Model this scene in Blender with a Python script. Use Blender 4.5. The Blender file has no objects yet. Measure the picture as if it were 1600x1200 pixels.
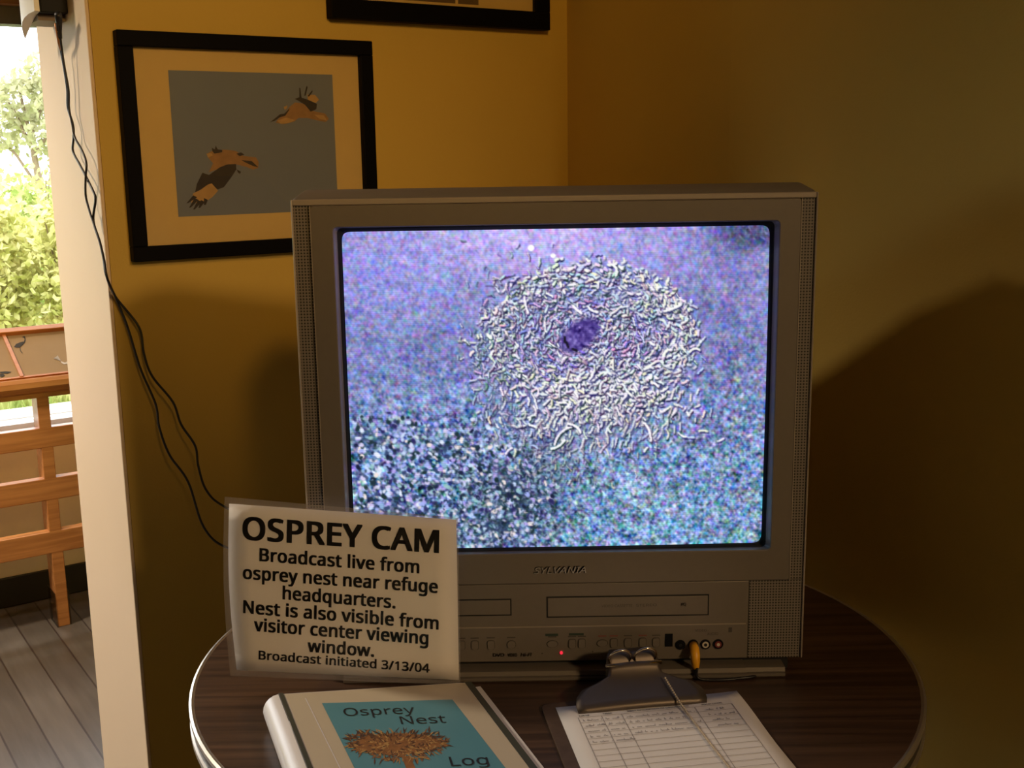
import bpy, bmesh, math, random
import numpy as np
from mathutils import Vector, Matrix

random.seed(7)
rng = np.random.default_rng(7)
SC = bpy.context.scene
COL = SC.collection

# ------------------------------------------------------------------ camera
CAM_H = 1.40
F_PX = 1800.0
PITCH, ROLL = math.radians(11.2), math.radians(0.9)
fw = Vector((0, math.cos(PITCH), -math.sin(PITCH)))
r0 = Vector((1, 0, 0)); u0 = r0.cross(fw)
RT = math.cos(ROLL) * r0 - math.sin(ROLL) * u0
UP = math.cos(ROLL) * u0 + math.sin(ROLL) * r0
cd = bpy.data.cameras.new('camera'); cam = bpy.data.objects.new('camera', cd); COL.objects.link(cam)
m = Matrix.Identity(4)
for i in range(3):
    m[i][0], m[i][1], m[i][2] = RT[i], UP[i], -fw[i]
m[2][3] = CAM_H
cam.matrix_world = m
cd.sensor_width = 36.0; cd.lens = F_PX / 1600 * 36; cd.clip_start = 0.02; cd.clip_end = 300
SC.camera = cam
EYE = Vector((0, 0, CAM_H))

# plan of the place: U runs along the wall with the pictures, V stands off it into the room
TH = math.radians(56)
U = Vector((math.sin(TH), math.cos(TH), 0)); V = Vector((U.y, -U.x, 0)); Z = Vector((0, 0, 1))
P0 = Vector((-0.6233, 1.80, 0))            # free end of the picture wall
ROT_U = math.atan2(U.y, U.x)
TZ = 0.775                                 # table top
YF = 1.3125                                # front of the television


def uv(u, v, z=0.0):
    return P0 + U * u + V * v + Z * z


# ------------------------------------------------------------------ world, sun, lamps, exposure
w = bpy.data.worlds.new('sky'); SC.world = w; w.use_nodes = True
nt = w.node_tree; bg = nt.nodes['Background']
bg.inputs[0].default_value = (0.94, 0.97, 1.0, 1); bg.inputs[1].default_value = 5.0

sd = bpy.data.lights.new('sun', 'SUN'); sd.energy = 3.2; sd.angle = math.radians(9); sd.color = (1, 0.93, 0.8)
so = bpy.data.objects.new('sun', sd); COL.objects.link(so)
sdir = (V * 0.47 + U * 0.10 - Z * 0.88).normalized()
so.rotation_euler = sdir.to_track_quat('-Z', 'Y').to_euler(); so.location = (0, 0, 8)

LAMP = Vector((0.45, -0.70, 2.46))
ld = bpy.data.lights.new('ceiling_spot', 'SPOT'); ld.energy = 94; ld.color = (1, 0.56, 0.13)
ld.spot_size = math.radians(46); ld.spot_blend = 1.0; ld.shadow_soft_size = 0.10
lo = bpy.data.objects.new('ceiling_spot', ld); COL.objects.link(lo); lo.location = LAMP
lo.rotation_euler = (Vector((-0.41, 2.0, 1.95)) - LAMP).to_track_quat('-Z', 'Y').to_euler()

# downlight over the gallery between the window and the wall end
gd_ = bpy.data.lights.new('gallery_downlight', 'SPOT'); gd_.energy = 230; gd_.color = (1, 0.83, 0.62)
gd_.spot_size = math.radians(150); gd_.spot_blend = 0.8; gd_.shadow_soft_size = 0.12
go_ = bpy.data.objects.new('gallery_downlight', gd_); COL.objects.link(go_); go_.location = P0 + U * -1.25 + V * -0.95 + Z * 2.45

# added warm fill spot behind the viewer, brightening the sign and binder
rd_ = bpy.data.lights.new('room_fill', 'SPOT'); rd_.energy = 205; rd_.color = (1, 0.66, 0.34)
rd_.spot_size = math.radians(38); rd_.spot_blend = 1.0; rd_.shadow_soft_size = 0.18
ro_ = bpy.data.objects.new('room_fill', rd_); COL.objects.link(ro_); ro_.location = (2.0, -1.5, 2.46)
ro_.rotation_euler = (Vector((-0.42, 1.25, 0.93)) - ro_.location).to_track_quat('-Z', 'Y').to_euler()

SC.view_settings.view_transform = 'Standard'
SC.view_settings.look = 'None'
SC.view_settings.exposure = 0.0
SC.view_settings.gamma = 1.0
SC.view_settings.use_curve_mapping = False


# ------------------------------------------------------------------ helpers
def ray(x, y):
    return fw + RT * ((x - 800) / F_PX) - UP * ((y - 600) / F_PX)


def at_plane(x, y, p, n):
    d = ray(x, y); return EYE + d * ((Vector(p) - EYE).dot(n) / d.dot(n))


def at_z(x, y, z):
    return at_plane(x, y, Vector((0, 0, z)), Z)


def at_y(x, y, yy):
    return at_plane(x, y, Vector((0, yy, 0)), Vector((0, 1, 0)))


def lin(r, g, b):
    f = lambda c: (c / 255 / 12.92) if c / 255 <= 0.04045 else ((c / 255 + 0.055) / 1.055) ** 2.4
    return (f(r), f(g), f(b))


class MB:
    """collects simple shapes into one mesh"""
    def __init__(s):
        s.v, s.f, s.mi, s.cur = [], [], [], 0

    def add(s, vs, fs):
        o = len(s.v); s.v += [tuple(p) for p in vs]
        for f in fs:
            s.f.append([i + o for i in f]); s.mi.append(s.cur)
        return s

    def box(s, a, b, M=None):
        x0, y0, z0 = a; x1, y1, z1 = b
        vs = [Vector(p) for p in ((x0, y0, z0), (x1, y0, z0), (x1, y1, z0), (x0, y1, z0), (x0, y0, z1), (x1, y0, z1), (x1, y1, z1), (x0, y1, z1))]
        if M is not None: vs = [M @ p for p in vs]
        return s.add(vs, [(0, 3, 2, 1), (4, 5, 6, 7), (0, 1, 5, 4), (1, 2, 6, 5), (2, 3, 7, 6), (3, 0, 4, 7)])

    def quad(s, *p):
        return s.add(p, [tuple(range(len(p)))])

    def prism(s, pts, h):
        """pts: 3d outline, extruded by vector h"""
        n = len(pts); h = Vector(h); pts = [Vector(p) for p in pts]
        vs = pts + [p + h for p in pts]
        fs = [tuple(range(n))[::-1], tuple(range(n, 2 * n))] + [(i, (i + 1) % n, n + (i + 1) % n, n + i) for i in range(n)]
        return s.add(vs, fs)

    def loft(s, loops, cap=(True, True)):
        n = len(loops[0]); vs = [p for l in loops for p in l]; fs = []
        for k in range(len(loops) - 1):
            for i in range(n):
                j = (i + 1) % n
                fs.append((k * n + i, k * n + j, (k + 1) * n + j, (k + 1) * n + i))
        if cap[0]: fs.append(tuple(range(n))[::-1])
        if cap[1]: fs.append(tuple(range((len(loops) - 1) * n, len(loops) * n)))
        return s.add(vs, fs)

    def tube(s, path, r, n=8, cap=True):
        path = [Vector(p) for p in path]; loops = []
        ref = None
        for i, p in enumerate(path):
            t = (path[min(i + 1, len(path) - 1)] - path[max(i - 1, 0)]).normalized()
            if ref is None:
                ref = Vector((0, 0, 1)) if abs(t.z) < 0.9 else Vector((1, 0, 0))
            a = (ref - t * ref.dot(t)).normalized(); b = t.cross(a); ref = a
            rr = r[i] if isinstance(r, (list, tuple)) else r
            loops.append([p + (a * math.cos(2 * math.pi * k / n) + b * math.sin(2 * math.pi * k / n)) * rr for k in range(n)])
        return s.loft(loops, (cap, cap))

    def lathe(s, prof, c=(0, 0, 0), n=48, M=None):
        """prof: (radius, z) pairs from bottom to top"""
        c = Vector(c); loops = []
        for r, z in prof:
            l = [Vector((r * math.cos(2 * math.pi * k / n), r * math.sin(2 * math.pi * k / n), z)) for k in range(n)]
            loops.append([(M @ p if M is not None else p) + c for p in l])
        return s.loft(loops)

    def sphere(s, c, r, n=8, m=6):
        return s.lathe([(max(1e-5, r * math.sin(math.pi * k / m)), -r * math.cos(math.pi * k / m)) for k in range(m + 1)], c, n)

    def build(s, name, mat, parent=None, bevel=0, smooth=False, seg=2, org=None):
        """org: world-space origin of a top-level mesh, or None (the vertices are in the parent's space when parented)"""
        me = bpy.data.meshes.new(name)
        vs = s.v if org is None else [tuple(Vector(p) - Vector(org)) for p in s.v]
        me.from_pydata(vs, [], s.f)
        mats = mat if isinstance(mat, (list, tuple)) else [mat]
        for mm in mats: me.materials.append(mm)
        for p, i in zip(me.polygons, s.mi):
            p.material_index = i; p.use_smooth = smooth
        me.update()
        bm = bmesh.new(); bm.from_mesh(me); bmesh.ops.recalc_face_normals(bm, faces=bm.faces); bm.to_mesh(me); bm.free()
        o = bpy.data.objects.new(name, me); COL.objects.link(o)
        if org is not None: o.location = org
        if parent is not None:
            o.parent = parent
        if bevel:
            md = o.modifiers.new('bevel', 'BEVEL'); md.width = bevel; md.segments = seg; md.limit_method = 'ANGLE'
            md.angle_limit = math.radians(40)
        return o


def shade_auto(o, deg=35):
    for p in o.data.polygons: p.use_smooth = True
    o.data.set_sharp_from_angle(angle=math.radians(deg))
    return o


def tag(o, label=None, cat=None, group=None, kind=None):
    if label: o['label'] = label
    if cat: o['category'] = cat
    if group: o['group'] = group
    if kind: o['kind'] = kind
    return o


def thing(name, loc, label, cat, group=None, rz=0.0):
    o = bpy.data.objects.new(name, None); COL.objects.link(o); o.location = loc; o.rotation_euler.z = rz
    o.empty_display_size = 0.05
    return tag(o, label, cat, group)


class Part(MB):
    """shapes given in world space, stored in the space of an unrotated thing"""
    def __init__(s, root):
        super().__init__(); s.root = root

    def build(s, name, mat, parent=None, **k):
        o = s.root.location
        s.v = [(p[0] - o[0], p[1] - o[1], p[2] - o[2]) for p in s.v]
        return super().build(name, mat, parent if parent is not None else s.root, **k)


# ------------------------------------------------------------------ materials
def new_mat(name):
    mt = bpy.data.materials.new(name); mt.use_nodes = True
    return mt, mt.node_tree, mt.node_tree.nodes['Principled BSDF']


def pmat(name, col, rough=0.5, metal=0.0, spec=0.5, noise=0.0, nscale=30.0, bump=0.0, bscale=200.0):
    mt, t, b = new_mat(name)
    b.inputs['Roughness'].default_value = rough; b.inputs['Metallic'].default_value = metal
    b.inputs['Specular IOR Level'].default_value = spec
    tc = t.nodes.new('ShaderNodeTexCoord')
    nz = t.nodes.new('ShaderNodeTexNoise'); nz.inputs['Scale'].default_value = nscale; nz.inputs['Detail'].default_value = 4
    t.links.new(tc.outputs['Object'], nz.inputs['Vector'])
    mx = t.nodes.new('ShaderNodeMix'); mx.data_type = 'RGBA'
    mx.inputs[6].default_value = (*[c * (1 - noise) for c in col], 1)
    mx.inputs[7].default_value = (*[min(1, c * (1 + noise)) for c in col], 1)
    t.links.new(nz.outputs['Fac'], mx.inputs[0]); t.links.new(mx.outputs[2], b.inputs['Base Color'])
    if bump:
        n2 = t.nodes.new('ShaderNodeTexNoise'); n2.inputs['Scale'].default_value = bscale; n2.inputs['Detail'].default_value = 3
        t.links.new(tc.outputs['Object'], n2.inputs['Vector'])
        bp = t.nodes.new('ShaderNodeBump'); bp.inputs['Strength'].default_value = bump; bp.inputs['Distance'].default_value = 0.002
        t.links.new(n2.outputs['Fac'], bp.inputs['Height']); t.links.new(bp.outputs[0], b.inputs['Normal'])
    return mt


def wood(name, c1, c2, stretch=(2, 40, 40), rough=0.4, spec=0.4):
    mt, t, b = new_mat(name)
    b.inputs['Roughness'].default_value = rough; b.inputs['Specular IOR Level'].default_value = spec
    tc = t.nodes.new('ShaderNodeTexCoord'); mp = t.nodes.new('ShaderNodeMapping'); mp.inputs['Scale'].default_value = stretch
    nz = t.nodes.new('ShaderNodeTexNoise'); nz.inputs['Scale'].default_value = 1.0; nz.inputs['Detail'].default_value = 6; nz.inputs['Distortion'].default_value = 0.6
    cr = t.nodes.new('ShaderNodeValToRGB'); cr.color_ramp.elements[0].position = 0.35; cr.color_ramp.elements[1].position = 0.68
    cr.color_ramp.elements[0].color = (*c1, 1); cr.color_ramp.elements[1].color = (*c2, 1)
    t.links.new(tc.outputs['Object'], mp.inputs[0]); t.links.new(mp.outputs[0], nz.inputs['Vector'])
    t.links.new(nz.outputs['Fac'], cr.inputs[0]); t.links.new(cr.outputs[0], b.inputs['Base Color'])
    return mt


def clear(name, refl=0.08, tint=(1, 1, 1), rough=0.03, haze=0.0):
    """thin clear sheet: passes light straight through and mirrors a little of it"""
    mt, t, b = new_mat(name); t.nodes.remove(b)
    tr = t.nodes.new('ShaderNodeBsdfTransparent'); tr.inputs[0].default_value = (*tint, 1)
    gl = t.nodes.new('ShaderNodeBsdfGlossy'); gl.inputs['Roughness'].default_value = rough
    fr = t.nodes.new('ShaderNodeLayerWeight'); fr.inputs[0].default_value = 0.25
    ml = t.nodes.new('ShaderNodeMath'); ml.operation = 'MULTIPLY_ADD'; ml.inputs[1].default_value = 0.6; ml.inputs[2].default_value = refl
    t.links.new(fr.outputs['Fresnel'], ml.inputs[0])
    mx = t.nodes.new('ShaderNodeMixShader'); t.links.new(ml.outputs[0], mx.inputs[0])
    t.links.new(tr.outputs[0], mx.inputs[1]); t.links.new(gl.outputs[0], mx.inputs[2])
    out = mx
    if haze:
        df = t.nodes.new('ShaderNodeBsdfDiffuse'); df.inputs[0].default_value = (.8, .76, .76, 1)
        out = t.nodes.new('ShaderNodeMixShader'); out.inputs[0].default_value = haze
        t.links.new(mx.outputs[0], out.inputs[1]); t.links.new(df.outputs[0], out.inputs[2])
    t.links.new(out.outputs[0], t.nodes['Material Output'].inputs[0])
    return mt


def leafmat(name, c1, c2):
    mt, t, b = new_mat(name); b.inputs['Roughness'].default_value = 0.6; b.inputs['Specular IOR Level'].default_value = 0.2
    tc = t.nodes.new('ShaderNodeTexCoord'); nz = t.nodes.new('ShaderNodeTexNoise'); nz.inputs['Scale'].default_value = 9
    cr = t.nodes.new('ShaderNodeValToRGB'); cr.color_ramp.elements[0].color = (*c1, 1); cr.color_ramp.elements[1].color = (*c2, 1)
    cr.color_ramp.elements[0].position = 0.35; cr.color_ramp.elements[1].position = 0.65
    t.links.new(tc.outputs['Object'], nz.inputs['Vector']); t.links.new(nz.outputs['Fac'], cr.inputs[0])
    tl = t.nodes.new('ShaderNodeBsdfTranslucent'); mx = t.nodes.new('ShaderNodeMixShader'); mx.inputs[0].default_value = 0.35
    t.links.new(cr.outputs[0], b.inputs['Base Color']); t.links.new(cr.outputs[0], tl.inputs[0])
    t.links.new(b.outputs[0], mx.inputs[1]); t.links.new(tl.outputs[0], mx.inputs[2])
    t.links.new(mx.outputs[0], t.nodes['Material Output'].inputs[0])
    return mt


def grille_mat(name, col, pitch, hole=0.30):
    """plastic with a square grid of small dark holes"""
    mt, t, b = new_mat(name); b.inputs['Roughness'].default_value = 0.5
    tc = t.nodes.new('ShaderNodeTexCoord'); sp = t.nodes.new('ShaderNodeSeparateXYZ'); t.links.new(tc.outputs['Object'], sp.inputs[0])
    sq = []
    for ax in ('X', 'Z'):
        d = t.nodes.new('ShaderNodeMath'); d.operation = 'DIVIDE'; d.inputs[1].default_value = pitch; t.links.new(sp.outputs[ax], d.inputs[0])
        fr = t.nodes.new('ShaderNodeMath'); fr.operation = 'FRACT'; t.links.new(d.outputs[0], fr.inputs[0])
        su = t.nodes.new('ShaderNodeMath'); su.operation = 'SUBTRACT'; su.inputs[1].default_value = 0.5; t.links.new(fr.outputs[0], su.inputs[0])
        p = t.nodes.new('ShaderNodeMath'); p.operation = 'POWER'; p.inputs[1].default_value = 2; t.links.new(su.outputs[0], p.inputs[0]); sq.append(p)
    ad = t.nodes.new('ShaderNodeMath'); t.links.new(sq[0].outputs[0], ad.inputs[0]); t.links.new(sq[1].outputs[0], ad.inputs[1])
    lt = t.nodes.new('ShaderNodeMath'); lt.operation = 'LESS_THAN'; lt.inputs[1].default_value = hole * hole; t.links.new(ad.outputs[0], lt.inputs[0])
    mx = t.nodes.new('ShaderNodeMix'); mx.data_type = 'RGBA'; mx.inputs[6].default_value = (*col, 1); mx.inputs[7].default_value = (0.02, 0.016, 0.012, 1)
    t.links.new(lt.outputs[0], mx.inputs[0]); t.links.new(mx.outputs[2], b.inputs['Base Color'])
    return mt


PAINT = (0.60, 0.410, 0.095)
M = {}
M['paint'] = pmat('tan_wall_paint', PAINT, 0.75, spec=0.2, noise=0.05, nscale=6, bump=0.12, bscale=260)
M['ceiling'] = wood('dark_board_ceiling', (0.10, 0.06, 0.035), (0.17, 0.10, 0.06), (2, 30, 30), 0.7, 0.2)
M['trim_paint'] = pmat('cream_trim_paint', (0.76, 0.60, 0.43), 0.6, spec=0.25, noise=0.03, nscale=5)
M['low_wall'] = pmat('beige_low_wall', (0.88, 0.80, 0.62), 0.8, spec=0.2, noise=0.05)
M['black_base'] = pmat('black_rubber_base', (0.012, 0.011, 0.012), 0.5, noise=0.1)
M['white_trim'] = pmat('white_sill', (0.82, 0.80, 0.82), 0.4, noise=0.02)
M['header'] = pmat('dark_grey_window_frame', (0.10, 0.085, 0.09), 0.5, noise=0.1)
M['header_wood'] = wood('brown_beam', (0.16, 0.05, 0.02), (0.25, 0.09, 0.035), (3, 40, 40))
M['glass'] = clear('window_glass', 0.03)
M['dimming_glass'] = clear('dimming_window_glass', 0.03, (0.145, 0.14, 0.13))  # darkened to weaken the daylight from the unseen side window
M['rail'] = wood('fir_rail', (0.42, 0.16, 0.045), (0.60, 0.26, 0.085), (4, 60, 60), 0.32, 0.5)
M['cap'] = wood('cap_rail_fir', (0.40, 0.15, 0.04), (0.55, 0.25, 0.075), (4, 60, 60), 0.3, 0.5)
M['trim_wood'] = wood('orange_trim', (0.45, 0.14, 0.03), (0.55, 0.2, 0.05), (4, 60, 60), 0.4)
M['panel'] = pmat('tan_display_panel', (0.30, 0.18, 0.075), 0.65, spec=0.1, noise=0.18, nscale=9)
M['ink'] = pmat('black_ink', (0.012, 0.011, 0.011), 0.6, noise=0.1)
M['grey_ink'] = pmat('grey_brown_ink', (0.055, 0.045, 0.035), 0.7, spec=0.05, noise=0.1)
M['white_ink'] = pmat('pale_ink', (0.55, 0.46, 0.37), 0.7, spec=0.05, noise=0.05)
M['black_frame'] = pmat('black_frame_wood', (0.004, 0.0035, 0.004), 0.5, spec=0.05, noise=0.2)
M['mat_board'] = pmat('tan_mat_board', (0.60, 0.43, 0.17), 0.85, spec=0.1, noise=0.04, nscale=60)
M['print_sky'] = pmat('grey_blue_print', (0.17, 0.19, 0.235), 0.6, spec=0.2, noise=0.06, nscale=10)
M['print_brown'] = pmat('dark_brown_print', (0.11, 0.065, 0.03), 0.6, noise=0.3, nscale=20)
M['bird_dark'] = pmat('dark_feathers', (0.028, 0.02, 0.018), 0.7, noise=0.4, nscale=90)
M['bird_tan'] = pmat('tan_feathers', (0.29, 0.155, 0.06), 0.7, noise=0.35, nscale=80)
M['bird_cream'] = pmat('cream_feathers', (0.42, 0.25, 0.09), 0.7, noise=0.3, nscale=80)
M['pic_glass'] = clear('picture_glass', 0.012)
M['table_wood'] = wood('dark_walnut_laminate', (0.040, 0.022, 0.014), (0.10, 0.054, 0.032), (3, 90, 90), 0.33, 0.45)
M['rim_metal'] = pmat('table_edge_metal', (0.62, 0.58, 0.52), 0.3, metal=0.8, noise=0.05)
M['rim_dark'] = pmat('table_edge_dark', (0.03, 0.027, 0.03), 0.35, noise=0.1)
M['iron'] = pmat('black_iron', (0.02, 0.02, 0.02), 0.5, metal=0.6, noise=0.1)
SILVER = (0.20, 0.172, 0.14)
M['tv'] = pmat('silver_plastic', SILVER, 0.42, metal=0.3, noise=0.05, nscale=120)
M['tv_rim'] = pmat('silver_edge', (0.40, 0.34, 0.28), 0.35, metal=0.3, noise=0.04)
M['tv_rear'] = pmat('grey_plastic_rear', (0.15, 0.13, 0.11), 0.55, noise=0.05)
M['grille'] = grille_mat('perforated_silver', SILVER, 0.0035, 0.30)
M['surround'] = pmat('grey_screen_surround', (0.22, 0.20, 0.21), 0.3, noise=0.05)
M['black_plastic'] = pmat('black_plastic', (0.006, 0.006, 0.007), 0.45, spec=0.15, noise=0.1)
M['gap'] = pmat('dark_gap', (0.008, 0.008, 0.008), 0.7, noise=0.1)
M['button'] = pmat('silver_buttons', (0.215, 0.187, 0.155), 0.4, metal=0.3, noise=0.04)
M['small_print'] = pmat('dark_small_print', (0.07, 0.06, 0.05), 0.6, noise=0.1)
M['green_print'] = pmat('dark_green_print', (0.03, 0.05, 0.035), 0.6, noise=0.1)
M['red_print'] = pmat('red_small_print', (0.25, 0.06, 0.05), 0.6, noise=0.1)
M['jack_white'] = pmat('white_jack_ring', (0.6, 0.55, 0.45), 0.4, noise=0.05)
M['jack_red'] = pmat('red_jack_core', (0.2, 0.03, 0.025), 0.4, noise=0.05)
M['yellow'] = pmat('yellow_plug', (0.80, 0.38, 0.015), 0.4, noise=0.06)
M['cable'] = pmat('black_cable', (0.009, 0.008, 0.010), 0.45, noise=0.1)
M['copper'] = pmat('orange_brown_plug', (0.42, 0.17, 0.04), 0.35, metal=0.3, noise=0.1)
M['white_plastic'] = pmat('white_plastic', (0.82, 0.80, 0.72), 0.35, noise=0.02)
M['brown_plastic'] = pmat('brown_underside', (0.16, 0.11, 0.07), 0.5, noise=0.1)
M['paper'] = pmat('white_paper', (0.84, 0.80, 0.76), 0.7, spec=0.2, noise=0.02)
M['laminate'] = clear('laminating_film', 0.03, (0.99, 0.985, 0.98), 0.2)
M['laminate_back'] = clear('laminating_film_rear', 0.05, (0.92, 0.88, 0.86), 0.25, 0.20)
M['cream_paper'] = pmat('cream_cover_sheet', (0.58, 0.50, 0.37), 0.4, spec=0.3, noise=0.03)
M['teal'] = pmat('teal_printed_sheet', (0.10, 0.29, 0.36), 0.45, spec=0.4, noise=0.06, nscale=18)
M['twig'] = pmat('brown_twig_print', (0.30, 0.13, 0.035), 0.6, noise=0.5, nscale=160)
M['twig2'] = pmat('pale_twig_print', (0.50, 0.29, 0.09), 0.6, noise=0.4, nscale=160)
M['twig3'] = pmat('dark_twig_print', (0.10, 0.045, 0.02), 0.6, noise=0.4, nscale=160)
M['binder'] = pmat('white_vinyl', (0.74, 0.70, 0.68), 0.3, spec=0.5, noise=0.02)
M['binder_edge'] = pmat('clear_dark_edge', (0.06, 0.065, 0.05), 0.3, noise=0.1)
M['pages'] = pmat('page_edges', (0.6, 0.55, 0.46), 0.8, noise=0.1, nscale=200)
M['hardboard'] = wood('brown_hardboard', (0.075, 0.045, 0.028), (0.10, 0.062, 0.04), (60, 60, 60), 0.55)
M['steel'] = pmat('tarnished_steel', (0.15, 0.125, 0.105), 0.48, metal=0.8, noise=0.12, nscale=25)
M['bright_steel'] = pmat('bright_wire', (0.72, 0.6, 0.45), 0.18, metal=1.0, noise=0.05)
M['bead'] = pmat('nickel_beads', (0.66, 0.58, 0.47), 0.3, metal=0.35, noise=0.05)
M['form_ink'] = pmat('faint_form_ink', (0.36, 0.32, 0.29), 0.7, noise=0.05)
M['pen_ink'] = pmat('faded_pen_ink', (0.24, 0.20, 0.20), 0.7, noise=0.2)
M['leaf1'] = leafmat('light_green_leaf', (0.26, 0.36, 0.09), (0.60, 0.62, 0.26))
M['leaf2'] = leafmat('yellow_green_leaf', (0.46, 0.48, 0.14), (0.80, 0.76, 0.40))
M['leaf3'] = leafmat('olive_leaf', (0.34, 0.35, 0.19), (0.56, 0.54, 0.36))
M['bark'] = pmat('grey_bark', (0.22, 0.16, 0.11), 0.9, noise=0.3)
M['lawn'] = pmat('grass_ground', (0.30, 0.38, 0.10), 0.9, noise=0.3, nscale=8)
M['kerb'] = pmat('pale_concrete', (0.60, 0.57, 0.52), 0.9, noise=0.1)
M['rock'] = pmat('grey_gravel', (0.16, 0.145, 0.125), 0.9, noise=0.4, nscale=14)


def emit(name, col, s):
    mt, t, b = new_mat(name)
    b.inputs['Base Color'].default_value = (*[c * 0.2 for c in col], 1)
    b.inputs['Emission Color'].default_value = (*col, 1); b.inputs['Emission Strength'].default_value = s
    return mt


M['led'] = emit('red_light', (1.0, 0.03, 0.06), 1.0)


def floor_mat():
    mt, t, b = new_mat('grey_painted_planks'); b.inputs['Roughness'].default_value = 0.34; b.inputs['Specular IOR Level'].default_value = 0.5
    N = t.nodes.new; L = t.links.new
    tc = N('ShaderNodeTexCoord'); sp = N('ShaderNodeSeparateXYZ'); L(tc.outputs['Object'], sp.inputs[0])
    ad = N('ShaderNodeMath'); ad.inputs[1].default_value = PLANK_OFF; L(sp.outputs['X'], ad.inputs[0])
    dv = N('ShaderNodeMath'); dv.operation = 'DIVIDE'; dv.inputs[1].default_value = PLANK_W; L(ad.outputs[0], dv.inputs[0])
    fr = N('ShaderNodeMath'); fr.operation = 'FRACT'; L(dv.outputs[0], fr.inputs[0])
    fl = N('ShaderNodeMath'); fl.operation = 'FLOOR'; L(dv.outputs[0], fl.inputs[0])
    gap = N('ShaderNodeMath'); gap.operation = 'LESS_THAN'; gap.inputs[1].default_value = 0.055; L(fr.outputs[0], gap.inputs[0])
    wn = N('ShaderNodeTexWhiteNoise'); wn.noise_dimensions = '1D'; L(fl.outputs[0], wn.inputs['W'])
    mp = N('ShaderNodeMapping'); mp.inputs['Scale'].default_value = (30, 3, 3); L(tc.outputs['Object'], mp.inputs[0])
    nz = N('ShaderNodeTexNoise'); nz.inputs['Scale'].default_value = 1.5; nz.inputs['Detail'].default_value = 5; L(mp.outputs[0], nz.inputs['Vector'])
    a2 = N('ShaderNodeMath'); a2.operation = 'MULTIPLY_ADD'; a2.inputs[1].default_value = 0.35; L(wn.outputs['Value'], a2.inputs[0]); L(nz.outputs['Fac'], a2.inputs[2])
    cr = N('ShaderNodeValToRGB'); cr.color_ramp.elements[0].color = (0.085, 0.07, 0.056, 1); cr.color_ramp.elements[1].color = (0.155, 0.132, 0.112, 1)
    cr.color_ramp.elements[0].position = 0.3; cr.color_ramp.elements[1].position = 1.0; L(a2.outputs[0], cr.inputs[0])
    mx = N('ShaderNodeMix'); mx.data_type = 'RGBA'; mx.inputs[7].default_value = (0.05, 0.035, 0.03, 1)
    L(gap.outputs[0], mx.inputs[0]); L(cr.outputs[0], mx.inputs[6]); L(mx.outputs[2], b.inputs['Base Color'])
    bp = N('ShaderNodeBump'); bp.inputs['Strength'].default_value = 0.5; bp.inputs['Distance'].default_value = 0.003; bp.invert = True
    L(gap.outputs[0], bp.inputs['Height']); L(bp.outputs[0], b.inputs['Normal'])
    return mt


s1 = at_z(105.5, 1100, 0) - P0; s2 = at_z(170, 1100, 0) - P0
PLANK_W = abs((s2 - s1).dot(U)); PLANK_OFF = PLANK_W * 20 - s1.dot(U) + 0.0275 * PLANK_W

# ------------------------------------------------------------------ the setting
WT = 0.320                                     # thickness of the picture wall
base_a = at_z(60, 937, 0)
VW = (base_a - P0).dot(V)                      # inside face of the window wall (v)
CEIL = 2.55
c888 = at_plane(886.5, 145, P0, V); UC = (c888 - P0).dot(U)
MD = Vector((0.42, -0.9075, 0)).normalized()   # direction of the short back wall
NM = Vector((MD.y, -MD.x, 0))
c1140 = at_plane(1141, 145, c888, NM)
UMIN, UMAX, VMAX = -4.6, 3.4, 5.6
RD = (Vector((0.5, -0.866, 0))).normalized()   # direction of the right-hand wall, towards the viewer
# where the right wall meets the rear wall (v = VMAX)
R0 = Vector((c1140.x, c1140.y, 0)); tR = (VMAX - (R0 - P0).dot(V)) / RD.dot(V); R1 = R0 + RD * tR


def local_uv(mb, name, mat, **k):
    """build with vertices given in (u, v, z) and the object standing at P0, turned along the wall"""
    mb.v = [(p[0], -p[1], p[2]) for p in mb.v]       # local y = -v
    o = mb.build(name, mat, **k)
    o.location = P0; o.rotation_euler.z = ROT_U
    return o


fl = MB().box((UMIN - .2, VW - 0.15, -0.08), (UMAX + .2, VMAX + 0.2, 0.0))
floor = local_uv(fl, 'floor', floor_mat()); tag(floor, kind='structure')
ce = MB().box((UMIN - .2, VW - 0.15, CEIL), (UMAX + .2, VMAX + 0.2, CEIL + 0.08))
tag(local_uv(ce, 'ceiling', M['ceiling']), kind='structure')
wl = MB().box((0, -WT, 0), (UC + 0.3, 0, CEIL))
tag(local_uv(wl, 'wall_left', M['paint']), kind='structure')
tag(local_uv(MB().box((-0.006, -WT, 0), (0.0, -0.0005, CEIL)), 'trim_2', M['trim_paint'], bevel=0.002), kind='structure')
C0 = Vector((c888.x, c888.y, 0)); bk = -NM * 0.12
wb = MB().prism([C0, R0, R0 + bk, C0 + bk + MD * -0.02], (0, 0, CEIL))
tag(wb.build('wall_back', M['paint']), kind='structure')
nR = Vector((-RD.y, RD.x, 0)); nR = nR if nR.x > 0 else -nR
q = MB().prism([R0, R1, R1 + nR * 0.15, R0 + nR * 0.15], (0, 0, CEIL))
tag(q.build('wall_right', M['paint']), kind='structure')
wr = MB().box((UMIN - 0.15, VMAX, 0), (UMAX, VMAX + 0.15, CEIL))
tag(local_uv(wr, 'wall_rear', M['paint']), kind='structure')
SW0, SW1 = -1.55, 1.60                     # span of the side window along v
ws = MB().box((UMIN - 0.15, VW - 0.15, 0), (UMIN, VMAX, 0.536)).box((UMIN - 0.15, VW - 0.15, 1.868), (UMIN, VMAX, CEIL))
ws.box((UMIN - 0.15, VW - 0.15, 0.536), (UMIN, SW0, 1.868)).box((UMIN - 0.15, SW1, 0.536), (UMIN, VMAX, 1.868))
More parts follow.
